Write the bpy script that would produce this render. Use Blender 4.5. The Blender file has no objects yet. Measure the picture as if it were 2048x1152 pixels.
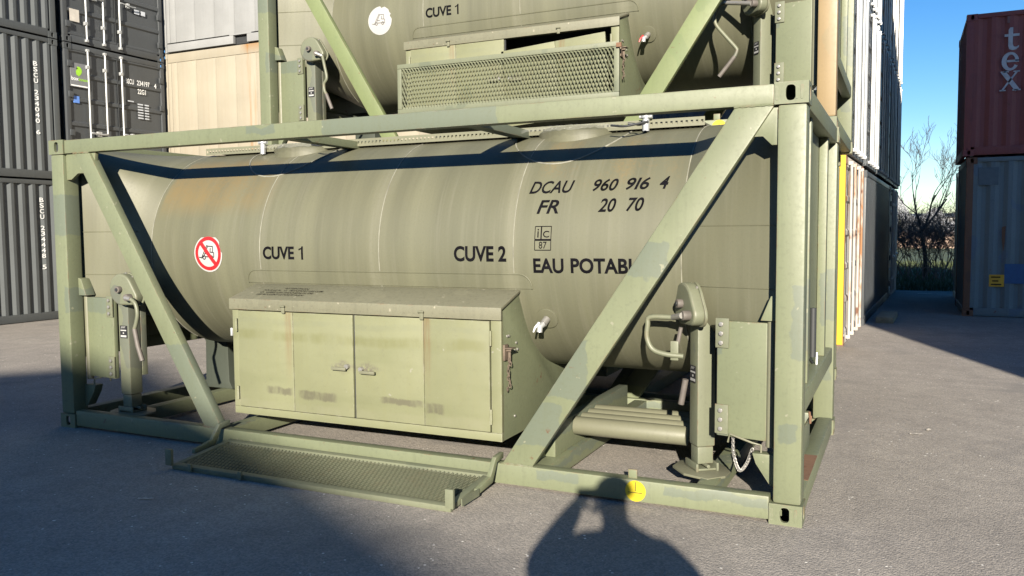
import bpy, bmesh, math, random
from mathutils import Vector, Matrix
from math import sin, cos, pi, radians, sqrt, atan2
S = bpy.context.scene
C = S.collection
rnd = random.Random(7)

# ------------------------------------------------------------------ camera, sky, sun, exposure
CAM = Vector((6.526, -4.722, 1.647))
cd = bpy.data.cameras.new('camera'); cam = bpy.data.objects.new('camera', cd); C.objects.link(cam)
cam.location = CAM; cam.rotation_euler = (radians(86.083), radians(0.461), radians(25.180))
cd.sensor_width = 36.0; cd.lens = 1659.0 / 2048 * 36; cd.clip_start = 0.02; cd.clip_end = 3000
S.camera = cam
SUN = Vector((-0.3245, 0.8955, -0.3046)).normalized()      # the way the light travels
w = bpy.data.worlds.new('World'); S.world = w; w.use_nodes = True
wn = w.node_tree; sky = wn.nodes.new('ShaderNodeTexSky'); sky.sky_type = 'NISHITA'; sky.sun_disc = False
sky.sun_elevation = radians(17.7); sky.sun_rotation = atan2(-SUN.x, -SUN.y)
sky.air_density = 0.9; sky.dust_density = 0.15; sky.ozone_density = 2.5; sky.altitude = 60
bg = wn.nodes['Background']; bg.inputs['Strength'].default_value = 0.057
hs_ = wn.nodes.new('ShaderNodeHueSaturation'); hs_.inputs['Saturation'].default_value = 1.34; hs_.inputs['Hue'].default_value = .507; hs_.inputs['Value'].default_value = 1.0
wn.links.new(sky.outputs[0], hs_.inputs['Color']); wn.links.new(hs_.outputs[0], bg.inputs['Color'])
sl = bpy.data.lights.new('sun', 'SUN'); sl.energy = 5.0; sl.angle = radians(0.53); sl.color = (1.0, 0.91, 0.77)
so = bpy.data.objects.new('sun', sl); C.objects.link(so); so.rotation_euler = SUN.to_track_quat('-Z', 'Y').to_euler()
so.location = (20, -40, 30)
S.view_settings.view_transform = 'Standard'; S.view_settings.look = 'None'; S.view_settings.gamma = 1
S.view_settings.exposure = 1.45
try: S.view_settings.use_curve_mapping = False
except Exception: pass
S.cycles.use_denoising = True; S.cycles.max_bounces = 6; S.cycles.caustics_reflective = False; S.cycles.caustics_refractive = False

# ------------------------------------------------------------------ material helpers
class NT:
    def __init__(s, name):
        s.m = bpy.data.materials.new(name); s.m.use_nodes = True; s.t = s.m.node_tree; s.n = s.t.nodes; s.b = s.n['Principled BSDF']
        s.tc = s.n.new('ShaderNodeTexCoord'); s.co = s.tc.outputs['Object']
    def link(s, a, b): s.t.links.new(a, b)
    def setv(s, inp, v):
        if hasattr(v, 'is_linked') or isinstance(v, bpy.types.NodeSocket): s.link(v, inp)
        else: inp.default_value = v
    def mapv(s, scale=(1, 1, 1), loc=(0, 0, 0), src=None):
        n = s.n.new('ShaderNodeMapping'); n.inputs['Scale'].default_value = scale; n.inputs['Location'].default_value = loc
        s.link(src or s.co, n.inputs['Vector']); return n.outputs[0]
    def noise(s, scale, detail=4, rough=.55, vec=None):
        n = s.n.new('ShaderNodeTexNoise'); n.inputs['Scale'].default_value = scale; n.inputs['Detail'].default_value = detail; n.inputs['Roughness'].default_value = rough
        s.link(vec or s.co, n.inputs['Vector']); return n.outputs['Fac']
    def ramp(s, fac, a, b, smooth=False):
        n = s.n.new('ShaderNodeMapRange'); n.inputs[1].default_value = a; n.inputs[2].default_value = b
        if smooth: n.interpolation_type = 'SMOOTHSTEP'
        s.link(fac, n.inputs[0]); return n.outputs[0]
    def math(s, op, a, b=None):
        n = s.n.new('ShaderNodeMath'); n.operation = op; s.setv(n.inputs[0], a)
        if b is not None: s.setv(n.inputs[1], b)
        return n.outputs[0]
    def mix(s, fac, a, b, mode='MIX'):
        n = s.n.new('ShaderNodeMixRGB'); n.blend_type = mode; s.setv(n.inputs[0], fac)
        for i, v in ((1, a), (2, b)):
            if isinstance(v, tuple): n.inputs[i].default_value = (*v[:3], 1)
            else: s.link(v, n.inputs[i])
        return n.outputs[0]
    def sep(s, src=None):
        n = s.n.new('ShaderNodeSeparateXYZ'); s.link(src or s.co, n.inputs[0]); return n.outputs
    def bump(s, h, strength=.2, dist=.01):
        n = s.n.new('ShaderNodeBump'); n.inputs['Strength'].default_value = strength; n.inputs['Distance'].default_value = dist
        s.link(h, n.inputs['Height']); s.link(n.outputs[0], s.b.inputs['Normal'])
    def done(s, col, rough=.5, metal=0.0, spec=.5, k=1.0):
        if k != 1.0 and not isinstance(col, tuple): col = s.mix(1.0, col, (k, k, k), 'MULTIPLY')
        if isinstance(col, tuple): s.b.inputs['Base Color'].default_value = (*col, 1)
        else: s.link(col, s.b.inputs['Base Color'])
        s.setv(s.b.inputs['Roughness'], rough); s.b.inputs['Metallic'].default_value = metal
        s.b.inputs['Specular IOR Level'].default_value = spec
        return s.m
def scl(c, k): return tuple(min(1, x * k) for x in c)

def paint(name, base, patch=None, rust=0.0, dirt=.5, rough=.5, streak=.5, chip=None, k=.66, edge=0, boxes=(), boxcol=(.14, .165, .125)):
    """weathered painted steel: faded areas, brushed touch-ups, water streaks, rust specks"""
    t = NT(name)
    n1 = t.noise(1.7, 5); n2 = t.noise(38, 5, .65); xyz_ = t.sep(); nbx = t.noise(5, 5, .6); nbz = t.noise(5, 5, .6, t.mapv((1, 1, 1), (3, 9, 4)))
    c = t.mix(t.ramp(n1, .35, .7), scl(base, .93), scl(base, 1.08))
    for (a0, a1, b0, b1) in boxes:
        wx = t.math('ADD', xyz_[0], t.math('MULTIPLY', t.math('SUBTRACT', nbx, .5), .16)); wz = t.math('ADD', xyz_[2], t.math('MULTIPLY', t.math('SUBTRACT', nbz, .5), .16))
        mx = t.math('MULTIPLY', t.ramp(wx, a0 - .004, a0 + .004), t.ramp(wx, a1 + .004, a1 - .004)); mz = t.math('MULTIPLY', t.ramp(wz, b0 - .004, b0 + .004), t.ramp(wz, b1 + .004, b1 - .004))
        c = t.mix(t.math('MULTIPLY', t.math('MULTIPLY', mx, mz), .85), c, boxcol)
    if patch:
        pm = t.ramp(t.math('ADD', t.noise(1, 1.5, .35, t.mapv((3.6, 3.0, 2.6), (3.1, 1.7, .4))), t.math('MULTIPLY', t.noise(26, 3, .6), .06)), .652, .664)
        c = t.mix(t.math('MULTIPLY', pm, .75), c, patch)
    if streak:
        st = t.noise(1, 4, .6, t.mapv((26, 26, 1.3)))
        c = t.mix(t.math('MULTIPLY', t.ramp(st, .5, .85), streak), c, scl(base, .72))
    c = t.mix(t.math('MULTIPLY', t.ramp(n2, .52, .8), dirt), c, scl(base, .62))
    if chip:
        c = t.mix(t.ramp(t.noise(17, 3, .5, t.mapv((1, 1, 1), (9, 2, 5))), .70, .72), c, chip)
    if rust:
        rm = t.ramp(t.math('ADD', t.noise(3.0, 6, .7), t.math('MULTIPLY', t.noise(24, 3), .25)), .86 - rust * .25, .93 - rust * .25)
        c = t.mix(rm, c, t.mix(t.noise(30, 4), (.20, .075, .03), (.075, .03, .017)))
    if edge:
        bv = t.n.new('ShaderNodeBevel'); bv.samples = 4; bv.inputs['Radius'].default_value = .011; ge = t.n.new('ShaderNodeNewGeometry')
        dt = t.n.new('ShaderNodeVectorMath'); dt.operation = 'DOT_PRODUCT'; t.link(bv.outputs[0], dt.inputs[0]); t.link(ge.outputs['True Normal'], dt.inputs[1])
        em = t.math('MULTIPLY', t.ramp(dt.outputs['Value'], .985, .93), t.ramp(t.noise(11, 5, .7), .46, .60))
        c = t.mix(t.math('MULTIPLY', em, edge), c, t.mix(t.ramp(t.noise(5, 3), .45, .55), (.30, .29, .22), (.20, .10, .05)))
    t.bump(t.math('ADD', t.math('MULTIPLY', t.noise(90, 3), .3), t.noise(6, 4, .6)), .12, .006)
    return t.done(c, t.math('ADD', t.math('MULTIPLY', n2, .2), rough - .1), k=k)
def plain(name, col, rough=.5, metal=0.0, var=.12, spec=.5):
    t = NT(name); c = t.mix(t.ramp(t.noise(9, 5), .3, .75), scl(col, 1 - var), scl(col, 1 + var))
    return t.done(c, rough, metal, spec)

GREEN = (.186, .208, .124)
M = {}
M['frame'] = paint('frame_paint', GREEN, None, rust=.22, dirt=.55, streak=.45, chip=(.26, .265, .185), edge=0.8, boxes=((5.985, 6.2, .92, 1.33), (.10, .50, .985, 1.2), (1.15, 1.9, .15, .79), (4.52, 4.80, .62, .98), (4.30, 4.62, .28, .56), (5.05, 5.30, 1.36, 1.58), (2.15, 2.42, 2.37, 2.425), (2.85, 4.20, 2.3, 2.5), (5.28, 5.86, .085, .14), (4.45, 4.75, .08, .135), (5.93, 6.02, .45, .56), (5.52, 5.60, .42, .62), (5.52, 5.58, .9, 1.2), (.0, .2, 1.65, 1.98)))
M['lime'] = paint('lime_paint', (.195, .235, .105), (.17, .215, .095), rust=.25, dirt=.4, streak=.4, edge=0.9)
M['tan'] = paint('tan_paint', (.30, .215, .105), (.27, .21, .11), rust=.22, dirt=.3, streak=.3, edge=0.6)
M['step'] = paint('step_paint', (.190, .205, .135), (.145, .165, .112), rust=.08, dirt=.6, streak=.2, edge=.15)
M['drab'] = paint('leg_paint', (.185, .198, .132), (.13, .14, .115), rust=.15, dirt=.5, streak=.3, edge=0.8)
M['dusty'] = paint('dusty_paint', (.205, .205, .138), None, rust=.08, dirt=.4, streak=.3)
M['cast'] = paint('casting_paint', scl(GREEN, .95), (.16, .175, .12), rust=.42, dirt=.6, streak=.3, chip=(.25, .13, .08), edge=1.0)
M['darkgreen'] = paint('dark_green_paint', (.055, .065, .05), None, rust=.1, dirt=.4)
M['bare'] = plain('bare_steel', (.32, .31, .29), .4, .6)
M['bright'] = plain('galvanised_steel', (.42, .43, .43), .4, .5, .1)
M['ruststeel'] = paint('rusted_steel', (.22, .12, .07), None, rust=.7, dirt=.6, rough=.8)
M['oldsteel'] = plain('old_brown_steel', (.13, .10, .075), .6, .3, .4)
M['black'] = plain('black_print', (.008, .008, .010), .7)
M['letter'] = plain('worn_black_lettering', (.005, .005, .0065), .9, 0, .5, .05)
M['faint'] = plain('faded_lettering', (.030, .028, .020), .8, 0, .5, .1)
M['rubber'] = plain('black_rubber', (.02, .022, .024), .6)
M['white'] = plain('white_print', (.31, .31, .30), .5, 0, .05)
M['white2'] = plain('white_stencil', (.78, .78, .76), .55, 0, .05)
M['red'] = plain('red_print', (.30, .010, .013), .45, 0, .06)
M['yellow'] = plain('yellow_sticker', (.42, .33, .012), .5, 0, .05)
M['grip'] = plain('grey_grip', (.10, .088, .078), .6, 0, .3)
M['blue'] = plain('blue_sticker', (.10, .22, .58), .5)
M['logo'] = plain('green_logo', (.28, .55, .03), .5)
M['lineink_dark'] = plain('grey_board', (.16, .165, .17), .5)
M['paperlabel'] = plain('beige_paper', (.50, .46, .40), .6)
M['bluepatch'] = plain('blue_repaint', (.03, .10, .24), .6)
M['bluepatch2'] = plain('grey_blue_repaint', (.085, .125, .15), .6)
M['yellowdull'] = plain('dull_yellow_sticker', (.62, .36, .03), .6)
M['faintred'] = plain('worn_grey_paint', (.17, .09, .09), .7)
M['plank'] = plain('grey_timber', (.24, .22, .15), .8, 0, .25)
M['lineink'] = plain('grey_ink', (.10, .095, .09), .6)

def tank_mat(name, stains):
    t = NT(name); xyz = t.sep()
    base = (.157, .156, .100)
    st = t.noise(1, 4, .6, t.mapv((5.5, .35, .35))); st2 = t.noise(1, 3, .55, t.mapv((30, 1.2, 1.2), (4, 0, 0))); big = t.noise(.9, 3)
    c = t.mix(t.ramp(st, .3, .72), scl(base, .80), scl(base, 1.13))
    c = t.mix(t.math('MULTIPLY', t.ramp(st2, .55, .8), .5), c, (.205, .20, .145))
    c = t.mix(t.math('MULTIPLY', t.ramp(big, .4, .7), .35), c, (.140, .145, .098))
    for xr in (1.945, 3.065, 4.15):
        bm_ = t.math('MULTIPLY', t.ramp(t.math('ABSOLUTE', t.math('SUBTRACT', xyz[0], xr - .02)), .10, .02, True), t.ramp(st2, .25, .6))
        c = t.mix(t.math('MULTIPLY', bm_, .45), c, (.225, .22, .16))
    lower = t.ramp(xyz[2], 1.15, .75)                       # pale run-off marks low on the barrel
    rn = t.ramp(t.noise(1, 5, .7, t.mapv((34, .8, .8), (1, 5, 2))), .52, .75)
    c = t.mix(t.math('MULTIPLY', t.math('MULTIPLY', lower, rn), .55), c, (.235, .225, .165))
    fine = t.noise(60, 4, .7)
    c = t.mix(t.math('MULTIPLY', t.ramp(fine, .5, .8), .3), c, scl(base, .6))
    for (x0, x1, z0, z1, thr, colr) in stains:
        mx = t.math('MULTIPLY', t.ramp(xyz[0], x0, x0 + .05, True), t.ramp(xyz[0], x1, x1 - .45, True))
        mz = t.math('MULTIPLY', t.ramp(xyz[2], z0, z0 + .22, True), t.ramp(xyz[2], z1, z1 - .1, True))
        nn = t.math('MULTIPLY', t.ramp(t.math('ADD', t.math('MULTIPLY', t.noise(1, 5, .7, t.mapv((3.2, 1.5, 1.5))), .7), t.math('MULTIPLY', t.noise(60, 4, .85), .45)), thr, thr + .3, True), .8)
        c = t.mix(t.math('MULTIPLY', t.math('MULTIPLY', mx, mz), nn), c, colr)
    t.bump(t.noise(50, 3), .05, .004)
    return t.done(c, t.math('ADD', .42, t.math('MULTIPLY', fine, .2)), k=.64)
M['tank'] = tank_mat('tank_paint', [(.78, 2.1, 1.74, 2.32, .40, (.215, .158, .068)), (4.24, 5.45, 1.84, 2.34, .52, (.26, .18, .075))])
M['tank_plain'] = tank_mat('tank_paint_plain', [])
def cabinet_mat():
    t = NT('cabinet_paint'); xyz = t.sep(); base = (.216, .224, .128)
    c = t.mix(t.ramp(t.noise(1.4, 4), .35, .68), scl(base, .9), scl(base, 1.06))
    c = t.mix(t.math('MULTIPLY', t.ramp(t.noise(1, 4, .6, t.mapv((22, 5, 1.0))), .5, .8), .3), c, (.205, .205, .098))
    c = t.mix(t.math('MULTIPLY', t.ramp(t.noise(1, 3, .5, t.mapv((.7, 1, 5), (0, 0, 3))), .54, .66), .4), c, (.170, .180, .095))
    zw = t.math('ADD', xyz[2], t.math('MULTIPLY', t.math('SUBTRACT', t.noise(1, 4, .6, t.mapv((1.5, 3, 3))), .5), .10))
    for (zb_, hb_, cb_, kb_) in ((.885, .055, (.165, .168, .075), .75), (.99, .03, (.185, .195, .12), .5), (.36, .05, (.25, .25, .165), .4)):   # tide marks across the doors
        bmk = t.math('MULTIPLY', t.ramp(t.math('ABSOLUTE', t.math('SUBTRACT', zw, zb_)), hb_, hb_ * .25, True), t.ramp(t.noise(1, 5, .65, t.mapv((6, 2, 2))), .32, .62))
        c = t.mix(t.math('MULTIPLY', bmk, kb_), c, cb_)
    bv = t.n.new('ShaderNodeBevel'); bv.samples = 4; bv.inputs['Radius'].default_value = .010; ge = t.n.new('ShaderNodeNewGeometry')
    dt = t.n.new('ShaderNodeVectorMath'); dt.operation = 'DOT_PRODUCT'; t.link(bv.outputs[0], dt.inputs[0]); t.link(ge.outputs['True Normal'], dt.inputs[1])
    c = t.mix(t.math('MULTIPLY', t.ramp(dt.outputs['Value'], .985, .93), t.math('MULTIPLY', t.ramp(t.noise(13, 5, .7), .44, .58), .8)), c, t.mix(t.ramp(t.noise(6, 3), .45, .55), (.34, .33, .26), (.12, .105, .07)))
    for x in (2.41, 3.60):                                 # rust runs under the lid latches
        mx = t.ramp(t.math('ABSOLUTE', t.math('SUBTRACT', xyz[0], x + .02)), .05, .008, True)
        mz = t.math('MULTIPLY', t.ramp(xyz[2], .45, .95, True), t.ramp(xyz[2], 1.10, 1.06))
        c = t.mix(t.math('MULTIPLY', t.math('MULTIPLY', mx, mz), t.ramp(t.noise(1, 4, .6, t.mapv((60, 5, 4))), .3, .8)), c, (.18, .12, .058))
    def smear(c, x0, x1, z, h):                            # rubbed scuff marks left by the folding step
        zc = t.math('ADD', t.math('ADD', xyz[2], t.math('MULTIPLY', t.math('SUBTRACT', xyz[0], x0), .02)), t.math('MULTIPLY', t.math('SUBTRACT', t.noise(14, 4, .7), .5), .05))
        mz = t.ramp(t.math('ABSOLUTE', t.math('SUBTRACT', zc, z)), h, h * .5, True)
        mx = t.math('MULTIPLY', t.ramp(xyz[0], x0, x0 + .05, True), t.ramp(xyz[0], x1, x1 - .04, True))
        vor = t.ramp(t.math('ADD', t.math('MULTIPLY', t.noise(1, 4, .7, t.mapv((26, 4, 7))), .5), t.math('MULTIPLY', t.noise(7, 4), .5)), .30, .52)
        return t.mix(t.math('MULTIPLY', t.math('MULTIPLY', mx, mz), t.math('MULTIPLY', vor, .72)), c, (.105, .095, .068))
    c = smear(c, 2.20, 2.47, .475, .035); c = smear(c, 2.50, 2.87, .462, .04); c = smear(c, 3.22, 3.60, .475, .03); c = smear(c, 3.59, 3.76, .450, .045)
    for (hx, hz) in ((2.92, .69), (3.13, .685)):           # worn patches round the handles
        d = t.math('ADD', t.math('MULTIPLY', t.math('ABSOLUTE', t.math('SUBTRACT', xyz[0], hx)), .5), t.math('ABSOLUTE', t.math('SUBTRACT', xyz[2], hz)))
        c = t.mix(t.math('MULTIPLY', t.ramp(d, .075, .02, True), t.ramp(t.noise(45, 4), .35, .6)), c, (.145, .135, .10))
    c = t.mix(t.math('MULTIPLY', t.ramp(t.noise(30, 5, .7), .55, .8), .35), c, (.145, .142, .092))
    c = t.mix(t.ramp(t.noise(11, 3, .5, t.mapv((1, 1, 1), (4, 8, 1))), .715, .73), c, (.27, .265, .20))
    t.bump(t.math('ADD', t.noise(3.2, 3), t.math('MULTIPLY', t.noise(60, 3), .04)), .28, .012)
    return t.done(c, t.math('ADD', .42, t.math('MULTIPLY', t.noise(8, 4), .2)), k=.70)
M['cab'] = cabinet_mat()
M['lid'] = paint('lid_paint', (.200, .196, .134), (.225, .22, .15), rust=.1, dirt=.85, streak=.6, chip=(.33, .31, .23), edge=0.7)
M['weld'] = plain('weld_bead', (.19, .187, .15), .45, 0, .35)

def asphalt_mat():
    t = NT('asphalt'); big = t.noise(.45, 5, .6); mid = t.noise(3.5, 6, .7); grain = t.noise(85, 4, .8)
    v = t.n.new('ShaderNodeTexVoronoi'); v.inputs['Scale'].default_value = 95; t.link(t.co, v.inputs['Vector'])     # stones in the binder
    g_ = t.sep(v.outputs['Color'])[0]
    c = t.mix(t.ramp(big, .3, .7), (.225, .210, .192), (.305, .285, .258))
    c = t.mix(t.math('MULTIPLY', t.ramp(mid, .42, .72), .5), c, (.165, .155, .145))
    c = t.mix(.48, c, t.mix(g_, (.09, .085, .08), (.46, .43, .39)), 'OVERLAY')
    c = t.mix(t.math('MULTIPLY', t.ramp(grain, .52, .75), .42), c, (.10, .095, .09))
    w_ = t.n.new('ShaderNodeTexVoronoi'); w_.inputs['Scale'].default_value = 26; t.link(t.co, w_.inputs['Vector'])  # pale chips
    c = t.mix(t.math('MULTIPLY', t.ramp(w_.outputs['Distance'], .22, .14), t.ramp(t.noise(9, 3), .60, .63)), c, (.55, .53, .48))
    c = t.mix(t.math('MULTIPLY', t.ramp(t.noise(.8, 5, .65, t.mapv((1, 1, 1), (7, 3, 0))), .58, .70), .5), c, (.12, .115, .11))   # old oil drips
    trk = t.ramp(t.noise(1, 4, .6, t.mapv((2.2, .12, 1), (5, 0, 0))), .55, .75)                                              # faint tyre tracks up the alley
    c = t.mix(t.math('MULTIPLY', trk, .3), c, (.13, .12, .115))
    h = t.math('ADD', t.math('MULTIPLY', v.outputs['Distance'], -.8), t.math('MULTIPLY', grain, .6))
    t.bump(h, .6, .006)
    return t.done(c, .85, 0, .2, k=1.40)
M['asphalt'] = asphalt_mat()

# ------------------------------------------------------------------ mesh helpers
class MB:
    def __init__(s): s.v = []; s.f = []
    def add(s, vs, fs):
        o = len(s.v); s.v += [tuple(x) for x in vs]; s.f += [tuple(i + o for i in f) for f in fs]; return s
    def box(s, x0, x1, y0, y1, z0, z1):
        return s.add([(x0, y0, z0), (x1, y0, z0), (x1, y1, z0), (x0, y1, z0), (x0, y0, z1), (x1, y0, z1), (x1, y1, z1), (x0, y1, z1)],
                     [(0, 3, 2, 1), (4, 5, 6, 7), (0, 1, 5, 4), (1, 2, 6, 5), (2, 3, 7, 6), (3, 0, 4, 7)])
    def prism(s, poly, f0, f1):
        """poly: list of (a,b); f0/f1 map (a,b) to the two end faces"""
        n = len(poly); vs = [f0(a, b) for a, b in poly] + [f1(a, b) for a, b in poly]
        return s.add(vs, [tuple(range(n))[::-1], tuple(range(n, 2 * n))] + [(i, (i + 1) % n, n + (i + 1) % n, n + i) for i in range(n)])
    def pxz(s, poly, y0, y1): return s.prism(poly, lambda a, b: (a, y0, b), lambda a, b: (a, y1, b))
    def pyz(s, poly, x0, x1): return s.prism(poly, lambda a, b: (x0, a, b), lambda a, b: (x1, a, b))
    def pxy(s, poly, z0, z1): return s.prism(poly, lambda a, b: (a, b, z0), lambda a, b: (a, b, z1))
    def tube(s, pts, r, n=10, cap=True):
        pts = [Vector(p) for p in pts]; rs = r if isinstance(r, (list, tuple)) else [r] * len(pts)
        o = len(s.v); up = None
        for i, p in enumerate(pts):
            d = (pts[min(i + 1, len(pts) - 1)] - pts[max(i - 1, 0)]).normalized()
            if up is None: up = d.orthogonal().normalized()
            up = (up - d * up.dot(d)); up = up.normalized() if up.length > 1e-6 else d.orthogonal().normalized()
            q = d.cross(up)
            for k in range(n):
                a = 2 * pi * k / n; s.v.append(tuple(p + (up * cos(a) + q * sin(a)) * rs[i]))
        for i in range(len(pts) - 1):
            for k in range(n):
                a = o + i * n + k; b = o + i * n + (k + 1) % n; s.f.append((a, b, b + n, a + n))
        if cap:
            s.f.append(tuple(o + k for k in range(n))[::-1]); e = o + (len(pts) - 1) * n; s.f.append(tuple(e + k for k in range(n)))
        return s
    def cyl(s, a, b, r, n=16): return s.tube([a, b], r, n)
    def xform(s, mat):
        s.v = [tuple(mat @ Vector(p)) for p in s.v]; return s
    def build(s, name, mat, parent=None, bevel=0.0, smooth=False, seg=2):
        me = bpy.data.meshes.new(name); me.from_pydata(s.v, [], s.f)
        bm = bmesh.new(); bm.from_mesh(me)
        bmesh.ops.recalc_face_normals(bm, faces=bm.faces)
        if bevel:
            es = [e for e in bm.edges if len(e.link_faces) == 2 and e.calc_face_angle(0) > .5]
            bmesh.ops.bevel(bm, geom=es, offset=bevel, segments=seg, profile=.6, affect='EDGES', clamp_overlap=True)
        bm.to_mesh(me); bm.free()
        if smooth or bevel:
            for p in me.polygons: p.use_smooth = True
            me.set_sharp_from_angle(angle=radians(38 if smooth else 50))
        me.materials.append(M[mat] if isinstance(mat, str) else mat)
        return link(name, me, parent)
def link(name, me, parent=None):
    o = bpy.data.objects.new(name, me); C.objects.link(o)
    if parent: o.parent = parent
    return o
def tag(o, label=None, cat=None, group=None, kind=None):
    if label: o['label'] = label
    if cat: o['category'] = cat
    if group: o['group'] = group
    if kind: o['kind'] = kind
    return o
def thing(name, label, cat, loc=(0, 0, 0), rz=0.0, group=None):
    o = bpy.data.objects.new(name, None); C.objects.link(o); o.empty_display_size = .2
    o.location = loc; o.rotation_euler = (0, 0, rz); return tag(o, label, cat, group)
def copy_tree(o, parent=None):
    c = o.copy(); C.objects.link(c); c.parent = parent
    for ch in list(o.children): copy_tree(ch, c)
    return c
def catmull(pts, n=6):
    P = [Vector(p) for p in pts]; P = [P[0] * 2 - P[1]] + P + [P[-1] * 2 - P[-2]]; out = []
    for i in range(1, len(P) - 2):
        for k in range(n):
            t = k / n; a, b, c, d = P[i - 1], P[i], P[i + 1], P[i + 2]
            out.append(.5 * (2 * b + (c - a) * t + (2 * a - 5 * b + 4 * c - d) * t * t + (3 * b - a - 3 * c + d) * t ** 3))
    return out + [P[-2]]

def text_bm(s, w, h, bold=.0, shear=0.0, sub=.05, space=1.0):
    """lettering scaled to width w and cap height h, lower left corner at 0,0"""
    cu = bpy.data.curves.new('t', 'FONT'); cu.body = s; cu.size = 1; cu.offset = bold; cu.shear = shear; cu.space_character = space; cu.resolution_u = 4
    ob = bpy.data.objects.new('t', cu); me = bpy.data.meshes.new_from_object(ob)
    bm = bmesh.new(); bm.from_mesh(me); bpy.data.objects.remove(ob); bpy.data.curves.remove(cu); bpy.data.meshes.remove(me)
    xs = [v.co.x for v in bm.verts]; ys = [v.co.y for v in bm.verts]; x0, x1, y0, y1 = min(xs), max(xs), min(ys), max(ys)
    for v in bm.verts: v.co = Vector(((v.co.x - x0) / (x1 - x0) * w, (v.co.y - y0) / (y1 - y0) * h, 0))
    bmesh.ops.remove_doubles(bm, verts=bm.verts, dist=1e-5)
    return refine(bm, sub)
def refine(bm, sub):
    bmesh.ops.triangulate(bm, faces=bm.faces)
    if sub:
        for _ in range(4):
            es = [e for e in bm.edges if e.calc_length() > sub]
            if not es: break
            bmesh.ops.subdivide_edges(bm, edges=es, cuts=1); bmesh.ops.triangulate(bm, faces=bm.faces)
    return bm
def flat_bm(polys, sub=.05):
    bm = bmesh.new()
    for poly in polys: bm.faces.new([bm.verts.new((a, b, 0)) for a, b in poly])
    return refine(bm, sub)
def put_bm(name, bm, mat, parent, fn):
    for v in bm.verts: v.co = Vector(fn(v.co.x, v.co.y))
    me = bpy.data.meshes.new(name); bm.to_mesh(me); bm.free(); me.materials.append(M[mat] if isinstance(mat, str) else mat)
    return link(name, me, parent)
def circle(r, n=40, cx=0, cy=0): return [(cx + r * cos(2 * pi * k / n), cy + r * sin(2 * pi * k / n)) for k in range(n)]
def ring_polys(r0, r1, n=40, a0=0, a1=2 * pi):
    out = []
    for k in range(n):
        a = a0 + (a1 - a0) * k / n; b = a0 + (a1 - a0) * (k + 1) / n
        out.append([(r0 * cos(a), r0 * sin(a)), (r1 * cos(a), r1 * sin(a)), (r1 * cos(b), r1 * sin(b)), (r0 * cos(b), r0 * sin(b))])
    return out
def strip(p, q, wd):
    d = Vector((q[0] - p[0], q[1] - p[1])); n = Vector((-d.y, d.x)).normalized() * wd / 2
    return [(p[0] + n.x, p[1] + n.y), (p[0] - n.x, p[1] - n.y), (q[0] - n.x, q[1] - n.y), (q[0] + n.x, q[1] + n.y)]

# ------------------------------------------------------------------ ground
g = MB().add([(-300, -300, 0), (300, -300, 0), (300, 19.6, 0), (-300, 19.6, 0)], [(0, 1, 2, 3)]).build('ground', 'asphalt')
tag(g, 'worn grey asphalt of the container yard', kind='structure')

# ------------------------------------------------------------------ corner casting with oval openings
def casting_mb(sx, sy, a=.178, b=.162, h=.118):
    """outer corner at the origin; sx: outward x, sy: outward y; the body lies inward"""
    mb = MB()
    def face(wd, hole_cx, fn, inward):
        n = 28; cz = h / 2; hw, hh = .0318, .0397
        hw, hh = .026, .042
        ang = sorted([2 * pi * k / n for k in range(n)] + [atan2(sv * cz, su - hole_cx) % (2 * pi) for su in (0, wd) for sv in (-1, 1)])
        out, inn = [], []
        for t in ang:
            c, s_ = cos(t), sin(t); k = 1e9
            if c > 1e-9: k = min(k, (wd - hole_cx) / c)
            if c < -1e-9: k = min(k, -hole_cx / c)
            if abs(s_) > 1e-9: k = min(k, cz / abs(s_))
            out.append((hole_cx + k * c, cz + k * s_))
            q = (abs(c / hw) ** 3 + abs(s_ / hh) ** 3) ** (-1 / 3); inn.append((hole_cx + q * c, cz + q * s_))
        m = len(ang)
        mb.add([fn(u, v, 0) for u, v in out] + [fn(u, v, 0) for u, v in inn] + [fn(u, v, inward) for u, v in inn],
               [(i, (i + 1) % m, m + (i + 1) % m, m + i) for i in range(m)] + [(m + i, m + (i + 1) % m, 2 * m + (i + 1) % m, 2 * m + i) for i in range(m)])
    face(a, a * .52, lambda u, v, d: (-sx * u, -sy * d, v), .022)
    face(b, b * .5, lambda u, v, d: (-sx * d, -sy * u, v), .022)
    X, Y = -sx * a, -sy * b
    mb.add([(X, 0, 0), (X, Y, 0), (X, Y, h), (X, 0, h), (0, Y, 0), (0, Y, h), (0, 0, 0), (0, 0, h)],
           [(0, 1, 2, 3), (1, 4, 5, 2), (6, 0, 1, 4), (7, 3, 2, 5)])
    return mb
CAST = {}
def casting(parent, x, y, z, sx, sy, mat, name='corner_casting'):
    key = (sx, sy, mat)
    if key not in CAST:
        o = casting_mb(sx, sy).build(name, mat, parent); CAST[key] = o.data
    else: o = link(name, CAST[key], parent)
    o.location = (x, y, z); return o

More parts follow.
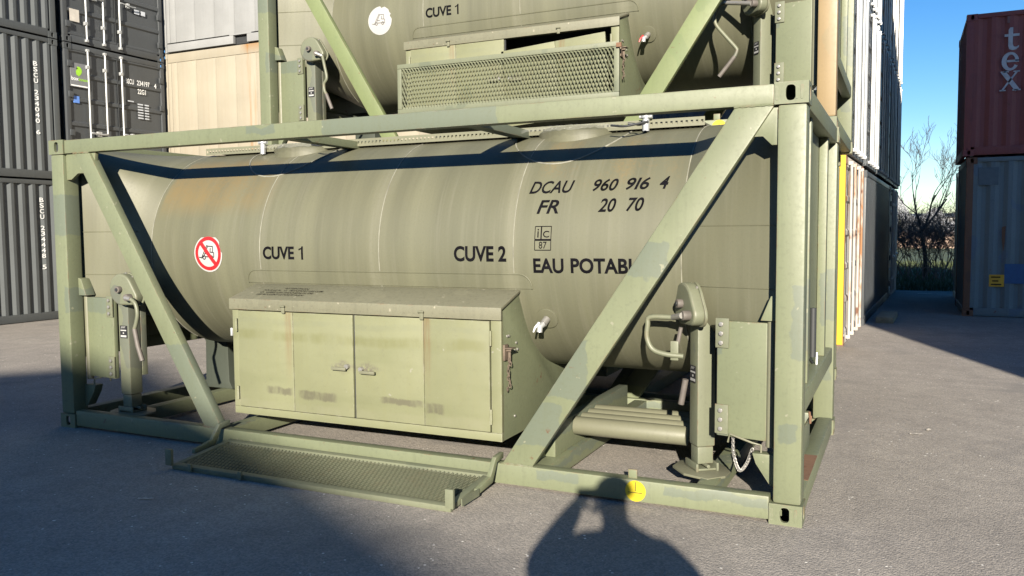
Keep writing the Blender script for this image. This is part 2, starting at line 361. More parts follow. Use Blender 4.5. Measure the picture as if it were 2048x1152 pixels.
# ------------------------------------------------------------------ tank container
L, W, H = 6.058, 2.438, 2.438
YC, ZC, RT = 1.219, 1.50, .87
def cyl_map(x0, a0, off=.004):
    """sheet coordinates (along x, up the arc) onto the barrel's front"""
    def fn(u, v):
        a = (a0 + v) / RT; r = RT + off; return (x0 + u, YC - r * cos(a), ZC + r * sin(a))
    return fn
def rsq(x, t, hy, zt, zb, ry):
    """one station of the end skirt: blend of circle (t=0) and rounded square (t=1)"""
    pts = []
    n = 96; cz = ZC
    for k in range(n):
        a = 2 * pi * k / n; c, s_ = cos(a), sin(a)
        p1 = (YC + RT * c, ZC + RT * s_)
        hz = zt - cz if s_ > 0 else cz - zb; ex = ry; h_ = hy
        q = (abs(c / h_) ** ex + abs(s_ / hz) ** ex) ** (-1 / ex); p2 = (YC + q * c, cz + q * s_)
        e = t
        pts.append((x, p1[0] * (1 - e) + p2[0] * e, p1[1] * (1 - e) + p2[1] * e))
    return pts
def expanded(wd, hg, pitch=.034, rows=10, sw=.0125):
    """expanded-metal sheet: staggered zigzag strands, tilted"""
    mb = MB(); rh = hg / rows; n = int(wd / (pitch / 2))
    for r in range(rows + 1):
        o = len(mb.v)
        for i in range(n + 1):
            x = i * wd / n; sgn = 1 if (i + r) % 2 else -1
            zc = r * rh + sgn * rh * .46; zc = min(max(zc, 0.004), hg - .004); yy = -.004 * sgn
            mb.v += [(x, yy - .010, zc - sw * .7), (x, yy - .006, zc - sw * 1.0), (x, yy + .006, zc + sw * .9), (x, yy + .002, zc + sw * 1.2)]
        for i in range(n):
            a = o + 4 * i
            for k in range(4): mb.f.append((a + k, a + (k + 1) % 4, a + 4 + (k + 1) % 4, a + 4 + k))
    return mb

def jack(T, z_lab, ctr, ang, hinge, arm_end, crank, grip, mat='drab', ga=.02):
    """landing leg on a swing arm; ang turns the leg's labelled face from -y towards -x"""
    n = Vector((-sin(ang), -cos(ang), 0)); s = Vector((cos(ang), -sin(ang), 0)); ct = Vector((*ctr, 0))
    def P(a, b, z): return ct + s * a - n * (b) + Vector((0, 0, z))        # b runs inward, away from the labelled face
    def bx(mb, a0, a1, b0, b1, z0, z1):
        return mb.add([P(a0, b0, z0), P(a1, b0, z0), P(a1, b1, z0), P(a0, b1, z0), P(a0, b0, z1), P(a1, b0, z1), P(a1, b1, z1), P(a0, b1, z1)],
                      [(0, 3, 2, 1), (4, 5, 6, 7), (0, 1, 5, 4), (1, 2, 6, 5), (2, 3, 7, 6), (3, 0, 4, 7)])
    leg = bx(MB(), -.060, .060, -.060, .060, .30, 1.24).build('jack_leg', mat, T, bevel=.012)
    tag(leg, 'square landing leg with crank gear housing')
    bx(MB(), -.052, .052, -.052, .052, .19, .298).build('inner_tube', mat, leg, bevel=.008)
    fb = MB(); poly = [(.21 * cos(a) * (1.15 if k % 2 else 1), .17 * sin(a)) for k, a in enumerate([pi / 8 + pi / 4 * i for i in range(8)])]
    fb.prism(poly, lambda a, b: P(a, b, .135), lambda a, b: P(a, b, .15))
    fb.build('foot_plate', M['dusty'], leg, bevel=.003)
    cl = bx(bx(MB(), -.085, .085, -.075, -.06, .15, .20), -.085, .085, .06, .075, .15, .20); bx(cl, -.07, .07, -.075, .075, .152, .165)
    cl.cyl(P(-.1, 0, .185), P(.1, 0, .185), .012, 8); cl.build('foot_clamp', mat, leg, bevel=.003)
    # teardrop gear housing on the labelled side
    zc = 1.195; R1, R2 = .130, .064; c2 = (.118, -.062); pts = []
    th = atan2(c2[1], c2[0]); dd = math.hypot(*c2); al = math.acos((R1 - R2) / dd)
    for k in range(25): a = th + al + (2 * pi - 2 * al) * k / 24; pts.append((R1 * cos(a), R1 * sin(a)))
    for k in range(11): a = th - al + 2 * al * k / 10; pts.append((c2[0] + R2 * cos(a), c2[1] + R2 * sin(a)))
    hb = MB().prism(pts, lambda a, b: P(a + ga, -.075, zc + b), lambda a, b: P(a + ga, -.150, zc + b))
    hs = hb.build('gear_housing', mat, leg, bevel=.018, seg=3)
    rim = MB().prism([(x * 1.07, y * 1.07) for x, y in pts], lambda a, b: P(a + ga, -.067, zc + b), lambda a, b: P(a + ga, -.083, zc + b))
    rim.build('housing_rim', mat, leg, bevel=.003)
    MB().cyl(P(ga, -.148, zc), P(ga, -.185, zc), .028, 14).build('shaft_boss', 'grip', leg, bevel=.004); MB().cyl(P(ga + c2[0], -.148, zc + c2[1]), P(ga + c2[0], -.2, zc + c2[1]), .03, 14).build('shaft_boss', 'grip', leg, bevel=.004)
    MB().cyl(P(ga, -.184, zc), P(ga, -.192, zc), .014, 10).build('shaft_end', 'rubber', leg)
    # bolts round the rim
    bb = MB()
    for k in range(7):
        a = .9 + k * .62; bb.cyl(P(ga + R1 * 1.0 * cos(a), -.083, zc + R1 * sin(a)), P(ga + R1 * cos(a), -.095, zc + R1 * sin(a)), .009, 6)
    bb.build('rim_bolt', 'bare', leg)
    # crank and grip
    cr = MB().tube(catmull(crank, 5), .0165, 10); cr.build('crank_handle', mat, leg, smooth=True)
    p0, p1 = Vector(crank[0]), P(ga + c2[0], -.2, zc + c2[1])
    MB().tube([p1, p0], .019, 10).build('crank_socket', 'bare', leg, smooth=True)
    MB().tube(grip, .019, 12).build('crank_grip', 'grip', leg, smooth=True)
    # label plate
    lp = bx(MB(), -.035, .045, -.0672, -.0655, z_lab, z_lab + .105).build('label_plate', 'black', leg)
    wl = MB()
    for (z0, z1) in ((.008, .024), (.060, .070)): bx(wl, -.028, .038, -.0682, -.0674, z_lab + z0, z_lab + z1)
    bx(wl, -.002, .012, -.0682, -.0674, z_lab + .036, z_lab + .048)
    wl.build('label_line', 'white', leg)
    put_bm('label_lettering', text_bm('JOST', .055, .018, .02, .2, 0), 'white', leg, lambda u, v: P(-.024 + u, -.0685, z_lab + .08 + v))
    # swing arm
    hv = Vector((*hinge, 0)); ev = Vector((*arm_end, 0)); ad = (ev - hv); ln = ad.length; ad.normalize(); an = Vector((ad.y, -ad.x, 0))
    if an.y > 0: an = -an
    def Q(a, b, z): return hv + ad * a + an * b + Vector((0, 0, z))
    def qx(mb, a0, a1, b0, b1, z0, z1):
        return mb.add([Q(a0, b0, z0), Q(a1, b0, z0), Q(a1, b1, z0), Q(a0, b1, z0), Q(a0, b0, z1), Q(a1, b0, z1), Q(a1, b1, z1), Q(a0, b1, z1)],
                      [(0, 3, 2, 1), (4, 5, 6, 7), (0, 1, 5, 4), (1, 2, 6, 5), (2, 3, 7, 6), (3, 0, 4, 7)])
    arm = qx(MB(), .02, ln, -.04, .0, .43, 1.115).build('swing_arm', 'frame', leg, bevel=.01)
    MB().cyl(Q(0, -.02, .40), Q(0, -.02, 1.13), .028, 16).build('hinge_tube', 'dusty', leg, smooth=True)
    for zb in (.455, .965):
        qx(MB(), ln - .075, ln + .005, .001, .012, zb - .01, zb + .165).build('bolt_plate', mat, leg, bevel=.003)
        for k in range(3):
            MB().cyl(Q(ln - .032, .012, zb + .02 + k * .055), Q(ln - .032, .026, zb + .02 + k * .055), .015, 6).build('bolt', 'bare', leg, bevel=.003)
    fl = bx(MB(), -.04, .06, .064, .12, .45, 1.1).build('leg_bracket', mat, leg, bevel=.004)
    return leg

def rail_box(T, name, x0, x1, y0, y1, z0, z1, mat='frame', bv=.012):
    return MB().box(x0, x1, y0, y1, z0, z1).build(name, mat, T, bevel=bv)

def tank_container(label, loc, variant):
    T = thing('tank_container', label, 'tank container', loc, 0, 'stacked green water tank containers')
    near = variant == 'near'; up = variant == 'upper'; hid = variant == 'hidden'
    tank = 'tank' if near else 'tank_plain'
    # --- frame
    for ix, x in enumerate((0, L)):
        for iy, y in enumerate((0, W)):
            sx = -1 if ix == 0 else 1; sy = -1 if iy == 0 else 1
            cst = [casting(T, x, y, 0, sx, sy, 'cast'), casting(T, x, y, H - .118, sx, sy, 'cast')]
            if ix == 1 and iy == 0 and not hid:
                for c_ in cst:
                    for ex_ in (-.155, -.052, -.026):
                        MB().pxz([(ex_ - .008 + .008 * cos(a), .06 + (.03 if sin(a) > 0 else -.03) + .008 * sin(a)) for a in [2 * pi * k / 12 for k in range(12)]], -.003, .001).build('cast_mark', 'cast', c_)
            x0, x1 = (.008, .160) if ix == 0 else (L - .160, L - .008); y0, y1 = (.008, .15) if iy == 0 else (W - .15, W - .008)
            pm = 'tan' if (up and ix == 1 and iy == 0) else 'frame'
            p = rail_box(T, 'corner_post', x0, x1, y0, y1, .119, H - .119, pm, .018)
            if pm == 'tan': tag(p, 'corner post repainted ochre tan')
        xa, xb = (.02, .12) if ix == 0 else (L - .12, L - .012)
        rail_box(T, 'end_top_rail', xa, xb, .164, W - .164, H - .128, H - .006)
        rail_box(T, 'end_bottom_rail', xa, xb, .164, W - .164, .012, .14)
        rail_box(T, 'end_middle_rail', xa + .01, xb - .008, .152, W - .152, .585, .705)
        ex = (.10, .13) if ix == 0 else (L - .13, L - .10)
        ep = MB().box(ex[0], ex[1], .155, W - .155, .70, H - .13).build('end_panel', 'frame', T, bevel=.006)
        for yy in (.62, 1.82):
            xx = (.04, .098) if ix == 0 else (L - .098, L - .04)
            MB().box(xx[0], xx[1], yy - .05, yy + .05, .706, H - .13).build('end_stiffener', 'frame', ep, bevel=.006)
        for iy, y in enumerate((.15, W - .15)):            # knee plates under the end top rail
            d = 1 if iy == 0 else -1
            MB().pyz([(y, H - .13), (y + d * .40, H - .13), (y + d * .22, H - .30), (y, H - .36)], xa + .03, xa + .045).build('knee_plate', 'frame', T, bevel=.003)
    rail_box(T, 'top_side_rail', .179, L - .179, .008, .10, H - .116, H - .004)
    rail_box(T, 'top_side_rail', .179, L - .179, W - .10, W - .008, H - .116, H - .004)
    rail_box(T, 'bottom_side_rail', .179, L - .179, .010, .10, .018, .152)
    rail_box(T, 'bottom_side_rail', .179, L - .179, W - .10, W - .010, .018, .152)
    zt, zb = H - .117, .153
    dm = 'lime' if up else 'frame'
    for y0, y1 in ((.014, .085), (W - .085, W - .014)):
        for (xt, xbm, wd) in ((.285, 1.637, .185), (5.668, 4.215, .215)):
            d = MB().pxz([(xt, zt), (xt + wd, zt), (xbm + wd, zb), (xbm, zb)], y0, y1).build('diagonal_brace', dm, T, bevel=.012)
            if y0 < 1 and not hid:
                for (xa_, za_) in ((xt, zt), (xbm, zb)):
                    MB().tube([(xa_ - .004 + (wd + .008) * k / 14, y0 - .001 + .0015 * (k % 2), za_ + .002 * (k % 3 - 1)) for k in range(15)], [.005 + .002 * ((k * 5) % 3) / 2 for k in range(15)], 6).build('weld_bead', dm, d, smooth=True)
        for xs in ((.161, .30, .385, .44, .52), (L - .161, L - .24, L - .34, L - .40, L - .50)):
            xp, a, b, c_, d_ = xs
            MB().pxz([(xp, zt), (d_ if xs[0] < 1 else d_ + .10, zt), (c_ + (.05 if xs[0] < 1 else -.06), zt - .21), (b, zt - .165), (a, zt - .165), (a + (xp - a) * .6, zt - .215), (xp, zt - .215)],
                     y0 + .022, y1 - .02).build('gusset_plate', 'frame', T, bevel=.003)
    for xb in (.55, 1.72, 4.40, 5.45):
        MB().box(xb, xb + .11, .102, W - .102, .03, .145).build('cross_member', 'frame', T, bevel=.006)
    # pedestals under the end skirts
    for x0 in (.36, L - .66):
        MB().pxz([(x0 - .04, .146), (x0 + .34, .146), (x0 + .30, .22), (x0 + .29, .60), (x0 + .36, .68), (x0 - .05, .68), (x0 + .01, .60), (x0, .22)], 1.30, 1.80).build('tank_pedestal', 'darkgreen', T, bevel=.01)
    # --- barrel
    n = 128; mb = MB(); xs = (.762, 5.296)
    for x in xs: mb.v += [(x, YC - RT * cos(2 * pi * k / n), ZC + RT * sin(2 * pi * k / n)) for k in range(n)]
    mb.f = [(k, (k + 1) % n, n + (k + 1) % n, n + k) for k in range(n)]
    barrel = mb.build('tank_barrel', tank, T, smooth=True)
    for x in (.765, 1.945, 3.065, 4.150, 5.293):
        ang = [(-1.1 + 3.6 * k / 60) for k in range(61)]
        MB().tube([(x, YC - (RT + .001) * cos(a), ZC + (RT + .001) * sin(a)) for a in ang], .004, 6).build('weld_seam', 'weld', barrel, smooth=True)
    for side in (0, 1):
        mb = MB(); st = 10
        for j in range(st + 1):
            t = j / st; x = .762 - t * .60 if side == 0 else 5.296 + t * .60
            mb.v += rsq(x, t, 1.048, 2.385, .93, 12)
        m = 96
        mb.f = [(j * m + k, j * m + (k + 1) % m, (j + 1) * m + (k + 1) % m, (j + 1) * m + k) for j in range(st) for k in range(m)]
        sk = mb.build('end_skirt', tank, T, smooth=True)
        for zz, nm in ((1.67, 'panel_seam'), (1.305, 'panel_seam')):
            pts = []
            for j in range(2, st + 1):
                pl = mb.v[j * m:(j + 1) * m]; fr = [p for p in pl if p[1] < YC]
                p = min(fr, key=lambda q: abs(q[2] - zz)); pts.append((p[0], p[1] - .001, zz))
            MB().tube(pts, .004, 6).build(nm, tank, sk, smooth=True)
    if not hid:
        # --- doubler plate over the cabinet
        poly = []
        xl, xr, z0, z1, rc = 1.80, 4.275, -.245, -.142, .09
        poly = [(xl, z0), (xr, z0)] + [(xr - rc + rc * sin(a), z1 - rc + rc * cos(a)) for a in [pi / 2 - pi / 2 * k / 6 for k in range(7)]] + [(xl + rc - rc * sin(a), z1 - rc + rc * cos(a)) for a in [pi / 2 * k / 6 for k in range(7)]]
        put_bm('doubler_plate', flat_bm([poly], .08), tank, barrel, cyl_map(0, 0, .006))
        f = cyl_map(0, 0, .006)
        MB().tube([f(*p) for p in poly[1:]] + [f(*poly[0])], .006, 6).build('doubler_edge', tank, barrel, smooth=True)
        # --- lettering
        def lt(s, x0, x1, a0, a1, bold=.02, shear=0.0, sp=1.0, name='lettering'):
            return put_bm(name, text_bm(s, x1 - x0, a1 - a0, bold, shear, .05, sp), 'letter', T, cyl_map(x0, a0, .0035))
        lt('CUVE', 1.978, 2.285, -.057, .044, .03)
        put_bm('lettering', flat_bm([[(.03, 0), (.047, 0), (.047, .101), (.034, .101), (.03, .09)], [(.006, .070), (.030, .080), (.030, .0895), (.006, .082)]]), 'letter', T, cyl_map(2.325, -.057, .0035))
        lt('CUVE 2', 3.693, 4.098, -.060, .048, .03)
        lt('DCAU', 4.228, 4.545, .412, .510, .016, .28); lt('960', 4.680, 4.850, .418, .512, .018, .28); lt('9I6', 4.905, 5.060, .421, .514, .018, .28); lt('4', 5.125, 5.185, .422, .516, .03, .28)
        lt('FR', 4.306, 4.462, .265, .362, .018, .25); lt('20', 4.738, 4.856, .269, .364, .018, .25); lt('70', 4.926, 5.040, .271, .365, .018, .25)
        x0, x1, b0, b1, bm_ = 4.308, 4.424, .020, .178, .088
        box = [strip((x0, b0), (x1, b0), .005), strip((x0, b1), (x1, b1), .005), strip((x0, b0), (x0, b1), .005), strip((x1, b0), (x1, b1), .005), strip((x0, bm_), (x1, bm_), .012), strip((x0 + .045, bm_), (x0 + .045, b1), .009)]
        put_bm('lettering_frame', flat_bm(box), 'letter', T, cyl_map(0, 0, .0035))
        lt('i', x0 + .017, x0 + .027, bm_ + .016, b1 - .016, .008); lt('C', x0 + .058, x1 - .014, bm_ + .016, b1 - .03, .008); lt('87', x0 + .03, x1 - .03, b0 + .010, bm_ - .012, .0)
        lt('EAU', 4.296, 4.514, -.133, -.034, .03); lt('POTABLE', 4.563, 5.075, -.131, -.031, .03)
        # --- round sign
        f0 = cyl_map(1.405, -.015, .004); f1 = cyl_map(1.405, -.015, .0055); f2 = cyl_map(1.405, -.015, .007)
        jag = [(r * cos(a), r * sin(a)) for a, r in [(2 * pi * k / 48, .151 - (.014 if near and 9 <= k <= 15 else 0) - (.012 if near and 0 < k < 5 else 0) - (.01 * ((k * 7) % 3) if up and k < 12 else 0)) for k in range(48)]]
        sg = put_bm('sign', flat_bm([jag], .05), 'white', T, f0)
        if near:
            tag(sg, 'round red and white no-forklift sticker')
            put_bm('sign_ring', flat_bm(ring_polys(.108, .138, 40), .05), 'red', sg, f1)
            put_bm('sign_slash', flat_bm([strip((-.075, .085), (.075, -.085), .034)], .04), 'red', sg, f2)
            ink = 'lineink'
        else:
            tag(sg, 'round sign bleached almost white'); ink = 'lineink'
        pic = [((-.01, .07), (-.075, -.04)), ((0, .065), (-.05, -.03)), ((-.005, .06), (.05, .058)), ((.05, .058), (.048, .012)), ((.02, .012), (.062, .008)), ((.062, .008), (.06, -.03)), ((.06, -.03), (-.03, -.025)), ((-.10, -.03), (-.06, -.035)), ((-.04, 0), (.0, .0)), ((.025, .045), (.022, .012))]
        pp = [strip(a, b, .0085) for a, b in pic]
        for cx in (-.045, .035): pp += [[(x + cx, y - .032) for x, y in q] for q in ring_polys(.010, .019, 14)]
        put_bm('sign_pictogram', flat_bm(pp, .05), 'black' if near else ink, sg, cyl_map(1.405, -.015, .0048))
        # --- sampling tap
        a0 = -.469; nrm = Vector((0, -cos(a0 / RT), sin(a0 / RT))); pc = Vector((4.345, YC, ZC)) + nrm * RT
        fl = MB().cyl(pc - nrm * .01, pc + nrm * .008, .078, 32).build('tap_flange', tank, T, bevel=.003)
        MB().cyl(pc + nrm * .008, pc + nrm * .055 + Vector((-.01, 0, -.005)), .026, 14).build('tap_body', 'bare', fl, smooth=True)
        q = pc + nrm * .055 + Vector((-.012, 0, -.01))
        MB().tube([q, q + Vector((-.01, -.03, -.015)), q + Vector((-.012, -.035, -.05))], .02, 12).build('tap_spout', 'bright', fl, smooth=True)
        MB().tube([q + Vector((-.02, -.02, .012)), q + Vector((-.04, -.045, -.02)), q + Vector((-.05, -.05, -.05))], [.012, .009, .007], 8).build('tap_lever', 'bright' if near else 'red', fl, smooth=True)
        tp = pc + Vector((-.005, -.012, .105)); MB().box(tp.x - .016, tp.x + .016, tp.y - .03, tp.y - .024, tp.z - .012, tp.z + .024).build('tap_tag', 'white', fl, bevel=.002)
    # --- service cabinet
    X0, X1, Y0, Z0, Z1 = 1.882, 4.175, .10, .265, 1.075
    cb = MB(); t = .02
    cb.box(X0, X1, Y0, Y0 + .03, Z0, Z0 + .055); cb.box(X0, X0 + .06, Y0 + .0, Y0 + .03, Z0 + .056, Z1 + .06); cb.box(X1 - .075, X1, Y0, Y0 + .03, Z0 + .056, Z1 + .06)
    cb.box(X0 + .061, X1 - .076, Y0 + .001, Y0 + .03, Z1 - .006, Z1 + .06)
    cabf = cb.build('service_cabinet', 'cab', T, bevel=.003)
    tag(cabf, 'two-door service cabinet under the barrel')
    side = [(Y0 + .031, Z0 + .001), (1.25, Z0 + .001), (1.25, .66), (1.0, .66), (.62, .86), (.40, 1.18), (.375, 1.235), (Y0 + .031, 1.135)]
    MB().pyz(side, X1 - .022, X1 - .002).build('cabinet_side', 'frame', cabf, bevel=.002)
    MB().pyz(side, X0 + .002, X0 + .022).build('cabinet_side', 'frame', cabf, bevel=.002)
    MB().box(X0 + .02, X1 - .02, Y0 + .035, 1.25, Z0 + .002, Z0 + .02).build('cabinet_floor', 'frame', cabf)
    MB().box(X0 + .024, X1 - .024, 1.23, 1.248, Z0 + .02, .655).build('cabinet_back', 'frame', cabf)
    lid = MB().pyz([(Y0 - .022, 1.070), (Y0 - .006, 1.070), (Y0 - .006, 1.135), (.385, 1.232), (.385, 1.250), (Y0 - .022, 1.152)], X0 - .012, X1 + .010).build('cabinet_lid', 'lid', cabf, bevel=.004)
    if not hid:
        slope = lambda u, v: (2.06 + u + .0, Y0 + .02 + (.1 + v) * .95, 1.1665 + (.1 + v) * .325)
        if near:
            slope = lambda u, v: (2.07 + u, .09 + v, 1.152 + (.09 + v - .078) * (.098 / .307) + .0045)
            for s_, u0, u1, v0 in (('ATTENTION', .17, .40, .185), ('POUR LE PL   O. TRANSPORT LES CLIM', .0, .56, .145), ('O. VISEZ LES PANNEAUX DE', .0, .50, .105), ('LES ROULENT LE PORTE PLEIN', .0, .44, .065)):
                put_bm('lid_lettering', text_bm(s_, u1 - u0, .024, .008, .1, 0), 'faint', cabf, lambda u, v, a=u0, b=v0: slope(a + u, b + v))
        panels = [(1.946, 2.472), (2.476, 3.008), (3.026, 3.592), (3.596, 4.094)]
        for i, (a, b) in enumerate(panels):
            mb = MB().box(a, b, Y0 - .012, Y0 + .012, .327, 1.062); 
            if up and i >= 2:
                piv = Vector((4.094, Y0, .327)); mb.xform(Matrix.Translation(piv) @ Matrix.Rotation(radians(-4.2), 4, 'Y') @ Matrix.Translation(-piv + Vector((0, 0, -.03))))
            if up and i < 2: mb.xform(Matrix.Translation((0, 0, .005)))
            mb.build('door_panel', 'cab', cabf, bevel=.003)
        MB().box(3.010, 3.022, Y0 + .002, Y0 + .02, .32, 1.068).build('door_stop', 'rubber', cabf)
        for (hx, d) in ((2.965, -1), (3.085, 1)):
            hz = .695 if d < 0 else .682
            MB().tube([(hx, Y0 - .012, hz), (hx, Y0 - .04, hz)], .017, 12).build('handle_boss', 'bare', cabf, smooth=True)
            MB().box(min(hx, hx + d * .125), max(hx, hx + d * .125), Y0 - .052, Y0 - .036, hz - .028, hz - .006).build('door_handle', 'dusty', cabf, bevel=.004)
        for hx in (1.933, 4.104):
            for hz in (.43, .95):
                MB().cyl((hx, Y0 - .016, hz - .05), (hx, Y0 - .016, hz + .05), .009, 8).build('hinge', 'cab', cabf, smooth=True)
        for lx in (2.40, 3.59):
            lb = MB().box(lx - .014, lx + .014, Y0 - .034, Y0 - .0225, 1.055, 1.115); lb.cyl((lx - .022, Y0 - .04, 1.108), (lx + .022, Y0 - .04, 1.108), .007, 8)
            lb.build('lid_latch', 'dusty', cabf, bevel=.002)
        # latch, plates and rusty chain on the right side
        lx = X1
        lb = MB().box(lx - .001, lx + .012, .125, .185, .80, .905); lb.box(lx + .012, lx + .045, .15, .16, .86, .88); lb.box(lx + .002, lx + .06, .13, .20, .878, .884)
        lb.box(lx + .012, lx + .03, .175, .186, .78, .87); lb.build('side_latch', 'oldsteel', cabf, bevel=.002)
        ch = MB(); pz = .80
        for k in range(9):
            cxx = lx + .022 + .006 * sin(k * 2.1); cyy = .165 + .012 * sin(k * 1.3)
            pts = [(cxx + (.008 * cos(a) if k % 2 else 0), cyy + (0 if k % 2 else .008 * cos(a)), pz + .016 * sin(a)) for a in [2 * pi * j / 10 for j in range(11)]]
            ch.tube(pts, .0032, 6, False); pz -= .024
        ch.build('latch_chain', 'oldsteel', cabf, smooth=True)
        rv = MB()
        for (yy, zz) in ((.19, .955), (.215, .955), (.33, .895), (.31, .845), (.35, .848), (.30, .40)): rv.cyl((lx - .002, yy, zz), (lx + .006, yy, zz), .009, 8)
        rv.build('rivet', 'bare', cabf)
        lb = MB().box(X0 - .02, X0 + .001, .125, .17, .84, .93); lb.cyl((X0 - .03, .12, .86), (X0 - .03, .12, .92), .012, 8); lb.build('side_latch', 'bright', cabf, bevel=.002)
    # --- folding step
    if not hid:
        SW, SH = 2.235, .50; sx0 = 1.925
        st_root = MB(); m_ = MB()
        a = .045
        st_root.box(0, SW, -.006, .030, 0, a); st_root.box(0, SW, -.006, .030, SH - a, SH); st_root.box(0, a, -.005, .029, a + .001, SH - a - .001); st_root.box(SW - a, SW, -.005, .029, a + .001, SH - a - .001)
        ex_ = expanded(SW - 2 * a + .01, SH - 2 * a + .01, .032, 10); ex_.v = [(x + a - .005, y + .010, z + a - .005) for x, y, z in ex_.v]
        tb = MB()
        for tx in (-.02, SW - .03): tb.box(tx, tx + .05, -.05, -.007, SH - .075, SH + .02)
        for tx in (.22, .75): tb.box(tx, tx + .025, -.045, -.007, SH - .02, SH + .012)
        if near: ex_.v = [(x, y - .020, z) for x, y, z in ex_.v]
        if near: Mt = Matrix.Translation((sx0, -.012, .085)) @ Matrix.Rotation(radians(95.5), 4, 'X')
        else: Mt = Matrix.Translation((sx0 - .11, .040, .420)) @ Matrix.Scale(1.065, 4, (1, 0, 0))
        if near: st_root.xform(Matrix.Diagonal((1, 1, 1.12, 1))); ex_.xform(Matrix.Diagonal((1, 1, 1.12, 1))); tb.xform(Matrix.Translation((0, 0, .06)))
        if near: flip = Matrix.Diagonal((1, -1, 1, 1)); st_root.xform(flip)
        for q_ in (st_root, ex_, tb): q_.xform(Mt)
        sp = st_root.build('folding_step', 'step', T, bevel=.004); tag(sp, 'fold-down step tray of expanded mesh')
        ex_.build('expanded_mesh', 'step', sp); 
        if near:
            for tx in (sx0 - .03, sx0 + SW - .02): MB().box(tx, tx + .055, -.60, -.575, .035, .150).build('step_lug', 'step', sp, bevel=.005)
            for tx in (sx0 + .17, sx0 + .62): MB().box(tx, tx + .03, -.592, -.574, .008, .062).build('step_foot', 'step', sp, bevel=.005)
        if near:
            for xx in (1.835, 4.175):
                MB().pyz([(.06, .175), (-.03, .168), (-.06, .12), (-.10, .055), (-.30, .035), (-.30, .07), (-.13, .10), (-.085, .16), (-.05, .205), (.06, .215)], xx, xx + .03).build('step_arm', 'frame', sp, bevel=.004)
            MB().box(4.205, 4.212, -.52, -.30, .03, .075).build('step_side_plate', 'step', sp)
        else:
            MB().box(X1 + .0, X1 + .05, .01, .03, .86, .90).build('step_catch', 'ruststeel', sp, bevel=.003)
        ys = MB().cyl((5.107, .0098, .085), (5.107, .0072, .085), .064, 24); s_ = ys.build('yellow_sticker', 'yellow', T)
        yl = MB().box(5.105, 5.109, .006, .0068, .085, .14); yl.box(5.06, 5.15, .006, .0068, .073, .077); yl.build('sticker_line', 'black', s_)
        MB().box(5.052, 5.108, .04, .05, .150, .206).build('rail_tab', 'frame', T, bevel=.003)
    # --- top: walkway edge strips, cross bars, manholes
    for yy in ((.96, 1.48) if not hid else ()):
        wk = MB(); n_ = 128; x0, x1 = (.80, 5.30); z0, z1 = 2.352, 2.412; dx = (x1 - x0) / n_
        zs = [z0, z0 + .020, z1 - .020, z1]
        for i in range(n_):
            xa = x0 + i * dx; xb = xa + dx; q = [xa, xa + dx * .28, xb - dx * .28, xb]
            for a in range(3):
                for b in range(3):
                    if a == 1 and b == 1: continue
                    wk.add([(q[a], yy, zs[b]), (q[a + 1], yy, zs[b]), (q[a + 1], yy, zs[b + 1]), (q[a], yy, zs[b + 1])], [(0, 1, 2, 3)])
        wk.build('walkway_edge', 'dusty', T)
    if not hid:
        MB().box(.82, 5.28, .975, 1.465, 2.372, 2.384).build('walkway_plate', 'dusty', T)
    for xx in (2.36, 3.90):
        MB().box(xx, xx + .10, .101, 1.34, H - .105, H - .045).build('walkway_bar', 'frame', T, bevel=.004)
    # --- landing legs
    zl = .80
    if near:
        jack(T, .78, (.635, .205), 0.0, (.175, .150), (.550, .118), [(.905, .0, 1.125), (.955, .0, 1.09), (.975, .0, 1.01), (.955, .0, .93), (.935, .0, .885)], [(.935, .0, .885), (.965, .0, .75), (1.01, .0, .63)], ga=.085)
        jack(T, .70, (5.412, .43), radians(53), (5.862, .130), (5.548, .185), [(5.26, .28, 1.112), (5.117, .28, 1.108), (5.102, .28, 1.058), (5.098, .28, .979), (5.133, .28, .909), (5.213, .28, .882), (5.325, .29, .873)], [(5.327, .34, .722), (5.297, .35, .563)])
        MB().tube([(5.306, .30, 1.05), (5.288, .30, .958), (5.27, .30, .90)], .013, 8).build('crank_strap', 'grip', T, smooth=True)
        MB().box(5.245, 5.295, .28, .31, .845, .965).build('crank_cradle', 'drab', T, bevel=.006)
    elif up:
        jack(T, .70, (.62, .205), 0.0, (.175, .150), (.535, .118), [(.872, .03, 1.10), (.905, .02, .99), (.93, .02, .86), (.893, .02, .80), (.897, .02, .73), (.92, .02, .69)], [(.92, .02, .69), (.991, .02, .526)], ga=.06)
        jack(T, .74, (5.412, .36), radians(50), (5.862, .130), (5.545, .18), [(5.10, .28, 1.205), (5.052, .28, 1.187), (5.009, .28, 1.105), (5.018, .28, 1.025), (5.098, .28, .92), (5.186, .28, .815), (5.204, .28, .779), (5.185, .28, .73)], [(5.185, .28, .73), (5.049, .28, .565)])
    if not hid:
        # hinge brackets on the posts
        for (xx, d) in ((.161, 1), (L - .161, -1)):
            MB().pxz([(xx, 1.13), (xx + d * .09, 1.13), (xx + d * .035, 1.27), (xx, 1.28)], .10, .19).build('hinge_bracket', 'frame', T, bevel=.004)
            MB().pxz([(xx, .36), (xx + d * .13, .36), (xx + d * .11, .30), (xx + d * .03, .18), (xx, .17)], .12, .20).build('hinge_bracket', 'frame', T, bevel=.004)
            px = xx + d * .085
            MB().tube([(px, .15, .30), (px, .15, .405), (px + d * .04, .13, .415), (px + d * .18, .16, .45), (px + d * .19, .16, .40)], .0065, 8).build('hinge_pin', 'dusty', T, smooth=True)
